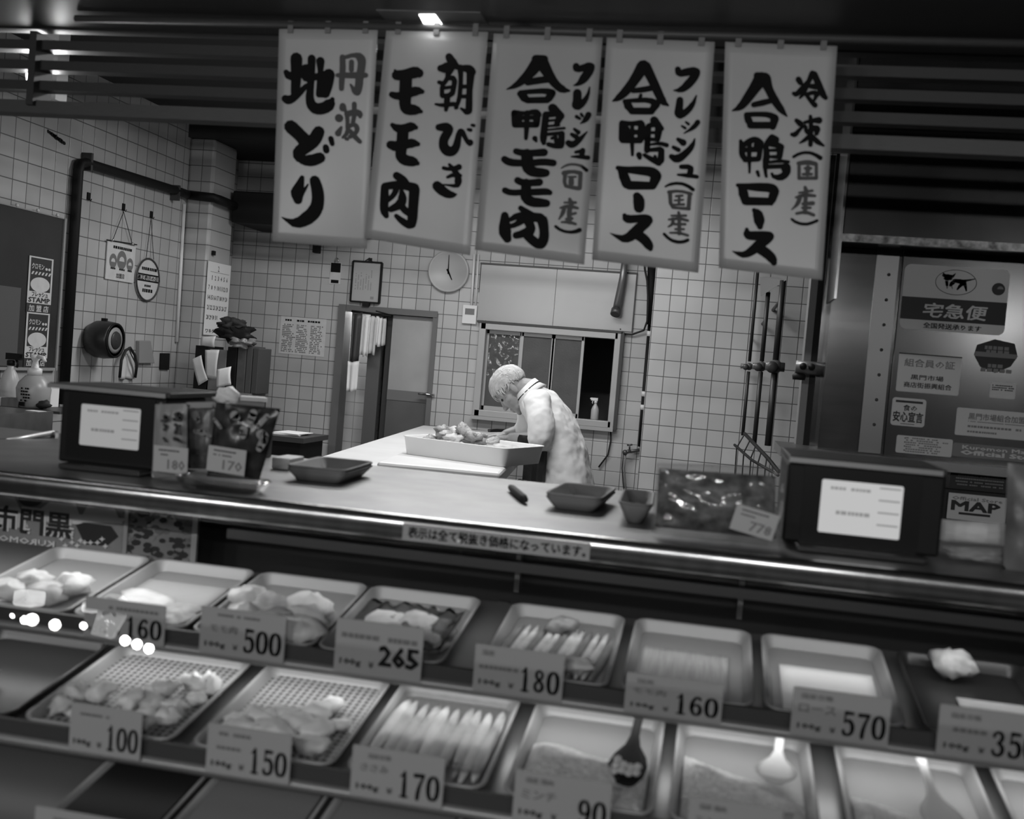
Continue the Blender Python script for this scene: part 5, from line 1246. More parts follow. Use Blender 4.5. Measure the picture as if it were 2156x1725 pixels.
# ---- price cards
DIG = {'0': '50,4,7 24,16,18 17,50,21 24,84,18 50,96,7 76,84,18 83,50,21 76,16,18 50,4,7', '1': '50,4,14 52,50,20 52,92,20;24,20,5 40,12,9 50,6,10;26,97,6 78,97,6',
       '5': '30,5,13 80,5,10;32,5,9 28,42,9;28,44,7 48,34,10 74,44,17 82,66,21 74,88,14 48,97,8 26,90,14 24,82,16', '6': '72,14,15 58,4,8 34,16,14 19,55,21 30,86,15 50,96,7 72,86,16 80,68,19 70,48,14 48,42,8 26,56,8',
       '7': '20,8,13 82,6,12;82,6,10 60,40,14 48,72,19 46,94,20', '8': '50,4,7 29,14,14 28,30,15 50,46,10 74,62,15 78,78,18 50,96,8 22,80,16 25,62,14 50,46,8 70,32,13 72,16,13 50,4,7', '2': '24,26,16 30,10,12 52,4,9 76,14,17 78,32,18 60,58,13 30,84,9 22,92,8;22,93,13 82,93,13;82,93,8 84,78,6',
       '3': '24,20,15 34,7,9 54,4,9 74,16,16 72,34,16 50,47,8 46,48,8;50,47,8 76,60,16 80,76,19 66,93,12 44,96,9 26,90,12 22,80,14', '9': '28,86,15 42,96,8 66,84,14 81,45,21 70,14,15 50,4,7 28,14,16 20,32,19 30,52,14 52,58,8 74,44,8'}
def price_card(x0, x1, z0, z1, y, num, lines, lab, sans=False):
    w, h = x1-x0, z1-z0; O = Vector((x0, y, z0))
    o = thing('price_card', O, lab, 'price card', 'price cards clipped on the display rails')
    plate('card', O, X3, Z3, w, h, .0015, plastic_card, o, n=-Y3, round_=.003)
    mb = MB(); pl = lambda u, v: O-Y3*.0008+X3*(u*w)+Z3*(v*h)
    n = len(num); dw, dh = .155*w, .50*h; cx0 = .97-.155*n
    for i, ch in enumerate(num):
        if sans: write(mb, ch, pl(cx0+.155*i+.012, .22), X3, Z3, dw*.88, h*.36, .03, 0, n=-Y3)
        else: strokes(mb, ST(DIG[ch]), lambda x, y_, i=i: O-Y3*.0008+X3*(cx0*w+dw*(i+(x-50)/100*1.05+.5))+Z3*(.12*h+dh*(1-y_/100)), 0, 8, 1.3)
    write(mb, '100g', pl(.07, .13), X3, Z3, .24*w, .14*h, .03, 1, n=-Y3); write(mb, '¥', pl(.40, .14), X3, Z3, .06*w, .12*h, .01, 1, n=-Y3)
    for k, (txt, u, v, ww, hh) in enumerate(lines):
        if txt is None: marks(mb, pl(u, v), X3, Z3, ww*w, hh*h, 1, 2, .97, .9, 200+k+int(x0*100), n=-Y3)
        else: write(mb, txt, pl(u, v), X3, Z3, ww*w, hh*h, .012, 2, n=-Y3)
    mb.build('print', [ink, mat('card_ink', .03, .5), mat('card_pale_ink', .14, .5)], o)
def pcd(px0, py0, px1, py1, row):
    y = rows[row]['y']-.0125; A, Bq = PY(px0, py0, y), PY(px1, py1, y)
    return y, A, Bq
cards = [((258, 1265, 345, 1352), 0, '160', [(None, .3, .72, .6, .14)], 'partly mirrored price card reading 160 at the left of the upper rail', 1, .17),
 ((425, 1275, 596, 1398), 0, '500', [(None, .2, .80, .5, .10), ('モモ肉', .12, .48, .32, .17)], 'price card reading 500 on the upper rail', 0, 0),
 ((710, 1300, 885, 1432), 0, '265', [(None, .07, .62, .85, .16)], 'price card reading 265 in plain figures on the upper rail', 0, 0),
 ((1002, 1355, 1182, 1475), 0, '180', [('国産', .09, .78, .13, .12), (None, .06, .46, .42, .15)], 'price card reading 180 on the upper rail', 0, 0),
 ((1320, 1415, 1518, 1515), 0, '160', [('国産', .12, .77, .17, .11), ('モモ肉', .08, .50, .34, .16)], 'price card reading 160 in the middle of the upper rail', 0, 0),
 ((1672, 1445, 1868, 1578), 0, '570', [('国産合鴨', .09, .78, .32, .11), ('ロース', .07, .50, .38, .17)], 'price card reading 570 on the upper rail', 0, 0),
 ((1980, 1482, 2190, 1622), 0, '350', [('国産合鴨', .12, .76, .28, .11), (None, .08, .46, .40, .16)], 'price card reading 35 where the right photo edge cuts it, on the upper rail', 0, 0),
 ((150, 1485, 293, 1612), 1, '100', [(None, .14, .74, .40, .10)], 'price card reading 100 on the middle rail', 0, 0),
 ((437, 1552, 607, 1660), 1, '150', [(None, .14, .76, .35, .12), (None, .12, .48, .30, .12)], 'price card reading 150 on the middle rail', 0, 0),
 ((742, 1590, 928, 1722), 1, '170', [('国産若鶏', .18, .78, .24, .10), ('ささみ', .10, .52, .30, .15)], 'price card reading 170 on the middle rail', 0, 0),
 ((1085, 1635, 1282, 1740), 1, '90', [('国産 鶏肉', .12, .78, .28, .11), ('ミンチ', .08, .48, .36, .17)], 'price card for mince at the bottom edge of the photo', 0, 0),
 ((1450, 1700, 1640, 1810), 1, '120', [('国産 鶏肉', .12, .78, .28, .11), ('ミンチ', .08, .48, .36, .17)], 'price card at the bottom edge below the tray with the larger white paddle', 0, 0)]
for (a, row, num, lines, lab, sh_, ww) in cards:
    y, A, Bq = pcd(*a, row); zb = rows[row]['zb']+.014
    x0 = A.x if not ww else Bq.x-ww
    price_card(x0, Bq.x, zb, max(A.z, zb+.085) if row else A.z, y, num, lines, lab, sans=(num == '265'))
y = rows[2]['y']-.0125; A, Bq = PY(75, 1697, y), PY(212, 1725, y)
price_card(A.x, A.x+.16, A.z-.09, A.z, y, '130', [(None, .2, .8, .5, .08)], 'price card peeping in at the lower left corner of the photo')
# ================================================================= steel cabinet, hood and pipes at the right
YC = 4.0
cab = mat('cabinet_steel', .20, .13, .85, v2=.16, scale=5, stretch=(1, 1, 8))
def pC(x, y, off=0.0): return PY(*c6(x, y), YC-off)
cx0 = PY(1742, 725, YC).x; cx1 = PY(1828, 725, YC).x
ztop = PY(1850, 517, YC).z; zh = PY(1950, 512, 3.75).z; zled = PY(1740, 945, YC).z
o = thing('steel_cabinet', (1.2, YC+.3, 0), 'tall stainless steel cabinet at the right covered with stickers', 'cabinet')
MB().bx(cx0, 2.6, YC, YC+.7, 0, zh+.06).build('body', cab, o)
MB().bx(cx0+.003, cx1-.004, YC-.006, YC, zled, zh+.06).build('side_panel', cab, o)
MB().bx(cx1+.0, cx1+.075, YC-.008, YC, zled, zh+.06).build('hinge_strip', mat('strip_steel', .15, .3, .7), o)
dx = cx1+.085
MB().bx(dx, 2.5, YC-.012, YC, zled-.1, zh+.03).build('door', mat('door_steel', .085, .20, .8, v2=.06, scale=4), o, bevel=.004)
mb = MB()
for k in range(7): mb.ball((cx1+.045, YC-.009, zled+.10+k*(ztop-zled-.2)/6), .006, None, 8)
mb.build('rivet', dark_grey, o)
MB().bx(PY(1640, 940, YC).x, 2.6, YC-.10, YC+.3, zled-.035, zled-.004).build('ledge', mat('ledge_steel', .16, .35, .8), o)
# door jamb strips to the left of the cabinet
o = thing('steel_jamb', (cx0-.1, YC+.3, 0), 'narrow stainless and black upright strips between the tiled wall and the steel cabinet', 'jamb')
def jx(px): return PY(px, 725, YC+.15).x
for nm, a, b, d, m_ in (('pale_strip', 1697, 1712, .04, mid_grey), ('black_strip', 1712, 1724, .03, black_matt), ('steel_strip', 1724, 1738, .0, cab), ('black_gap', 1738, 1744, .03, black_matt)):
    MB().bx(jx(a), jx(b), YC+.15+d, YC+.25+d, 0, 2.3).build(nm, m_, o)
# dark polished hood above
zh = PY(1950, 512, 3.75).z
o = thing('steel_hood', (1.4, 4.0, zh), 'dark polished steel hood above the cabinet at the right', 'hood')
hx0 = PY(1783, 420, 3.75).x
MB().bx(hx0, 2.7, 3.75, 3.98, zh, 2.85).build('front_panel', mat('dark_polished_steel', .035, .22, .6, v2=.02, scale=5), o)
MB().bx(hx0-.004, 2.7, 3.735, 3.76, zh-.012, zh+.014).build('lower_rim', mat('pitted_steel', .16, .3, 1.0, v2=.03, scale=40), o)
MB().bx(hx0-.012, hx0-.004, 3.74, 4.0, zh-.2, 2.6).build('edge_trim', chrome, o)

# stickers
def sticker(nm, x0, y0, x1, y1, lab, cat, m_, off=.0128, r=.006):
    """crop box corners (x0,y0)-(x1,y1), measured along its upper left and lower right corners"""
    a = pC(x0, y0, off); b = pC(x1, y1, off)
    w, h = b.x-a.x, a.z-b.z
    O = Vector((a.x, YC-off, b.z)); o = thing(nm, O, lab, cat)
    plate('sheet', O, X3, Z3, w, h, .0007, m_, o, n=-Y3, round_=r)
    return o, O, w, h
def SQ(mb, O, w, h, u0, u1, v0, v1, mi=0, lf=.0005): mb.add([O-Y3*lf+X3*(u*w)+Z3*(v*h) for u, v in ((u0,v0),(u1,v0),(u1,v1),(u0,v1))], [(0,1,2,3)], mi)
stk = mat('sticker_white', .50, .5, spec=.25); stk_d = mat('sticker_dark', .025, .5, spec=.2); stk_m = mat('sticker_mid', .17, .5, spec=.25)
o, O, w, h = sticker('delivery_sticker', 398, 180, 895, 545, 'large parcel delivery sticker reading 宅急便 with an oval cat emblem, on the steel cabinet', 'sticker', stk, r=.022)
mb = MB(); SQ(mb, O, w, h, .0, 1, .155, .50, 0)
c = O+X3*(.50*w)+Z3*(.76*h)-Y3*.0008
mb.tube([c+X3*(.195*w*math.cos(a))+Z3*(.19*h*math.sin(a)) for a in (2*math.pi*i/32 for i in range(33))], .0012, 4, 1, False)
em = lambda x, y: c+X3*((x-950)/1800*w)+Z3*((455-y)/1290*h)
strokes(mb, ST('920,420,70 1010,430,90 1090,430,80;1100,410,50 1180,390,30 1260,365,18;1060,470,80 1010,540,50 985,590,30;1100,470,70 1130,560,40 1140,605,28;900,460,80 860,520,50;730,330,60 800,350,90 880,340,60;715,270,8 730,310,40;930,275,8 900,320,40;750,390,40 790,400,60 860,390,50'), em, 0)
strokes(mb, ST('790,440,60 800,500,50 810,580,20;860,470,40 900,580,16'), em, 2)
c2_ = O+X3*(.905*w)+Z3*(.70*h)-Y3*.0008; mb.add([c2_+X3*(.062*w*math.cos(a))+Z3*(.095*h*math.sin(a)) for a in (2*math.pi*i/24 for i in range(24))], [tuple(range(24))], 0)
mb.add([c2_-Y3*.0004+X3*(.03*w*math.cos(a)+.006)+Z3*(.045*h*math.sin(a)) for a in (2*math.pi*i/12 for i in range(7))], [tuple(range(7))], 2)
write(mb, '宅急便', O+X3*(.21*w)+Z3*(.205*h), X3, Z3+X3*.12, .60*w, .22*h, .02, 3, n=-Y3, lift=.0010)
write(mb, '全国発送承ります', O+X3*(.23*w)+Z3*(.035*h), X3, Z3, .55*w, .085*h, .03, 0, n=-Y3)
mb.build('print', [stk_d, stk_d, stk_m, stk], o)
o, O, w, h = sticker('member_sticker', 368, 628, 665, 848, 'white member certificate sticker of the market association on the steel cabinet', 'sticker', stk)
mb = MB(); write(mb, '組合員の証', O+X3*(.10*w)+Z3*(.66*h), X3, Z3, .80*w, .20*h, .02, 1, n=-Y3)
write(mb, '黒門市場', O+X3*(.22*w)+Z3*(.33*h), X3, Z3, .52*w, .13*h, .02, 0, n=-Y3); write(mb, '商店街振興組合', O+X3*(.12*w)+Z3*(.12*h), X3, Z3, .76*w, .14*h, .02, 0, n=-Y3)
SQ(mb, O, w, h, 0, 1, .97, 1.0, 0); mb.build('print', [stk_d, stk_m], o)
o, O, w, h = sticker('food_pledge_sticker', 335, 853, 492, 1008, 'small white sticker reading 食の安心宣言 on the steel cabinet', 'sticker', stk, r=.01)
mb = MB(); write(mb, '食の', O+X3*(.34*w)+Z3*(.55*h), X3, Z3, .40*w, .21*h, .02, 0, n=-Y3); write(mb, '安心宣言', O+X3*(.06*w)+Z3*(.15*h), X3, Z3, .88*w, .36*h, .03, 0, n=-Y3)
SQ(mb, O, w, h, .1, .9, .83, .91, 0); marks(mb, O+X3*(.3*w)+Z3*(.05*h), X3, Z3, .4*w, .05*h, 1, 0, 1, .9, 301, n=-Y3); mb.build('print', stk_d, o)
o, O, w, h = sticker('rules_sheet', 356, 1044, 630, 1158, 'white sheet of small printed rules low on the steel cabinet', 'sheet', stk)
mb = MB(); marks(mb, O+X3*(.17*w)+Z3*(.06*h), X3, Z3, .78*w, .88*h, 7, 0, .7, .85, 303, n=-Y3, cell=.008)
for k in range(4): SQ(mb, O, w, h, .14, .165, .14+.23*k, .20+.23*k, 1)
mb.build('print', [stk_m, stk_d], o)
# shield shaped sticker
sp = [(745, 640), (760, 590), (850, 562), (950, 585), (965, 650), (930, 700), (850, 732), (775, 700)]
pts = [pC(x, y, .0128) for x, y in sp]; o = thing('shield_sticker', pts[6], 'dark shield shaped seal sticker at the right of the steel cabinet', 'sticker')
mb = MB(); n = len(pts); mb.add(pts+[p+Y3*.0006 for p in pts], [tuple(range(n)), tuple(range(n, 2*n))[::-1]]); mb.build('sheet', stk_d, o)
mb = MB(); q = [pC(750, 622, .0134), pC(962, 640, .0134), pC(960, 662, .0134), pC(748, 646, .0134)]; mb.add(q, [(0,1,2,3)])
for x0, x1, y in ((800, 905, 590), (785, 915, 610), (815, 880, 682), (780, 915, 702)):
    a, b = pC(x0, y, .0134), pC(x1, y+8, .0134); marks(mb, a-Z3*.02, X3, Z3, b.x-a.x, .022, 1, 0, 1, .9, y, n=-Y3)
mb.build('print', stk_m, o)
o, O, w, h = sticker('note_sticker', 828, 775, 950, 866, 'small white note with a torn top edge on the steel cabinet, under the shield sticker', 'sticker', stk)
mb = MB(); marks(mb, O+X3*(.08*w)+Z3*(.45*h), X3, Z3, .84*w, .4*h, 3, 0, .8, .9, 311, n=-Y3); mb.build('print', stk_d, o)
o, O, w, h = sticker('association_sticker', 660, 905, 1120, 1085, 'wide pale sticker reading 黒門市場組合加盟店, cut by the right photo edge', 'sticker', stk)
mb = MB(); write(mb, '黒門市場組合加盟店', O+X3*(.13*w)+Z3*(.60*h), X3, Z3, .68*w, .24*h, .025, 0, n=-Y3)
marks(mb, O+X3*(.13*w)+Z3*(.5*h), X3, Z3, .7*w, .06*h, 1, 1, 1, .95, 321, n=-Y3); marks(mb, O+X3*(.13*w)+Z3*(.28*h), X3, Z3, .7*w, .14*h, 1, 0, 1, .9, 322, n=-Y3); marks(mb, O+X3*(.13*w)+Z3*(.1*h), X3, Z3, .3*w, .12*h, 1, 0, 1, .9, 323, n=-Y3)
mb.build('print', [stk_m, stk_m], o)
o, O, w, h = sticker('official_store_sticker', 640, 1082, 1120, 1195, 'grey sticker with white English words naming the official store of the market', 'sticker', stk_m, off=.0135)
mb = MB(); write(mb, 'Kuromon Market', O+X3*(.10*w)+Z3*(.60*h), X3, Z3, .86*w, .27*h, .02, 0, n=-Y3); write(mb, 'Official Store', O+X3*(.09*w)+Z3*(.20*h), X3, Z3, .86*w, .31*h, .04, 0, n=-Y3); mb.build('print', stk, o)
o, O, w, h = sticker('market_sticker', 632, 1190, 900, 1335, 'black sticker with pale rows of print under the English one', 'sticker', stk_d, off=.0135, r=.002)
mb = MB(); write(mb, '黒門市場', O+X3*(.32*w)+Z3*(.74*h), X3, Z3, .5*w, .15*h, .03, 0, n=-Y3)
for k in range(4): marks(mb, O+X3*(.1*w)+Z3*((.5-.13*k)*h), X3, Z3, .85*w, .1*h, 1, 0, 1, .9, 330+k, n=-Y3)
mb.build('print', stk_m, o)
o, O, w, h = sticker('map_sticker', 618, 1335, 900, 1495, 'pale sticker reading Official Store MAP low on the steel cabinet', 'sticker', stk, off=.0135, r=.002)
mb = MB(); write(mb, 'Official Store', O+X3*(.07*w)+Z3*(.76*h), X3, Z3, .85*w, .13*h, .02, 1, n=-Y3); write(mb, 'MAP', O+X3*(.07*w)+Z3*(.36*h), X3, Z3, .82*w, .36*h, .035, 0, n=-Y3); SQ(mb, O, w, h, .2, .74, .20, .29, 0); mb.build('print', [stk_d, stk_m], o)

# water pipes with valves on the tiled projection
XP = .155
pj = [(1577, 560, 918, .010, 'thinnest'), (1603, 615, 935, .013, 'second'), (1632, 590, 940, .017, 'third')]
labs = ['thin black water pipe farthest from the steel cabinet, with a small valve', 'black water pipe in the middle of the three valve pipes', 'thickest of the three black valve pipes, nearest the steel cabinet']
for k, (px, y0, y1, r, _) in enumerate(pj):
    yy = [6.80, 6.45, 6.05][k]; c = PY(px, 772, yy)
    zt, zb = PY(px+5, y0, yy).z, PY(px-3, y1, yy).z
    o = thing('valve_pipe', (c.x, yy, zb), labs[k], 'pipe', 'valve pipes at the tiled projection')
    MB().tube([(c.x, yy, zb), (c.x, yy, c.z-.03)], r*1.05, 10).tube([(c.x, yy, c.z+.03), (c.x, yy, zt)], r, 10).build('tube', mat('dark_pipe', .025, .45), o)
    MB().tube([(c.x-.05, yy, c.z), (c.x+.05, yy, c.z)], r*1.5, 10).ball((c.x, yy, c.z), r*2.3, None, 12).build('valve_body', mat('old_valve', .16, .4, .5), o)
    MB().tube([(c.x, yy, c.z), (c.x-.02, yy-.06, c.z-.005)], r*.7, 8).lathe([(r*1.9, 0), (r*1.9, .012), (r*.6, .016)], (c.x-.02, yy-.06, c.z-.005), (0,-1,0), 14).build('handwheel', mat('handwheel_dark', .05, .4), o)
    MB().tube([(c.x, yy, c.z+.09*(k+2)), (c.x, YR+.0, c.z+.09*(k+2))], r*.6, 6).build('bracket', dark_grey, o)
yy = 4.09; c = PY(1702, 775, yy)
o = thing('large_valve', (c.x, yy, c.z), 'large pale lever valve on the pipe end beside the steel jamb', 'valve')
MB().tube([(c.x-.045, yy, c.z), (c.x+.055, yy, c.z)], .024, 14).tube([(c.x+.05, yy, c.z), (c.x+.064, yy, c.z)], .032, 14).build('valve_body', mat('old_valve', .16, .4, .5), o)
for q_ in (-.022, .008): MB().lathe([(.010, 0), (.013, .02), (0, .024)], (c.x+q_, yy-.02, c.z+.004), (0,-1,0), 12).build('port', black_matt, o)
MB().lathe([(.022, -.046), (.025, -.03), (.016, -.02)], (c.x-.03, yy, c.z), (0,0,1), 12).build('drain_nut', black_matt, o)
# slanting plate and wire rack near them
q = [PY(*c8(760, 150), 6.5), PY(*c8(890, 150), 6.2), PY(*c8(945, 175), 6.0), PY(*c8(765, 290), 6.5)]
o = tag(MB().slab(q, -Y3, .01).build('pipe_bracket', mid_grey), 'grey slanting bracket plate above the three valve pipes', 'bracket')
def r8(x, y, Y): return PY(*c8(x, y), Y)
o = thing('wire_rack', (r8(700, 1560, 5.6).x, 5.6, 0), 'black wire rack leaning below the valve pipes behind the clear bag of meat', 'rack')
MB().tube([r8(648, 1288, 6.3), r8(820, 1470, 5.6), r8(895, 1565, 5.3)], .010, 8).tube([r8(575, 1370, 6.4), r8(700, 1480, 5.9), r8(890, 1590, 5.3)], .008, 8).build('side_rail', black_matt, o)
for k in range(6):
    t_ = k/5; MB().tube([r8(648+200*t_, 1290+215*t_, 6.3-.8*t_), r8(590+260*t_, 1390+180*t_, 6.4-.9*t_), Vector((r8(590+260*t_, 1700, 6.4-.9*t_).x, 6.4-.9*t_, .0))], .004, 6).build('rung', dark_grey, o)
# ================================================================= hanging banners
YBN = 2.66
bm = []
def banner_mat(k, v): return mat('banner_plastic', v, .30, v2=v*.92, scale=3)
qs = [((588, 61), (795, 61), (762, 520), (570, 507)), ((813, 62), (1028, 68), (990, 538), (765, 500)), ((1040, 71), (1269, 80), (1233, 560), (1003, 528)), ((1278, 80), (1505, 88), (1470, 573), (1245, 546)), ((1527, 88), (1763, 97), (1731, 590), (1513, 563))]
labs = ['leftmost hanging banner, brush lettered 丹波 地どり', 'second hanging banner from the left, brush lettered 朝びき モモ肉', 'middle hanging banner, brush lettered フレッシュ 国産 合鴨モモ肉', 'fourth hanging banner from the left, brush lettered フレッシュ 国産 合鴨ロース', 'rightmost hanging banner, brush lettered 冷凍 国産 合鴨ロース']
K = 240/1725
def wave(k, v, u): return .012*math.sin(2.2*u+k*1.7)*(.2+v)+.020*v*math.sin(k*2.1+1)-.01*v*v*math.cos(3*u+k)
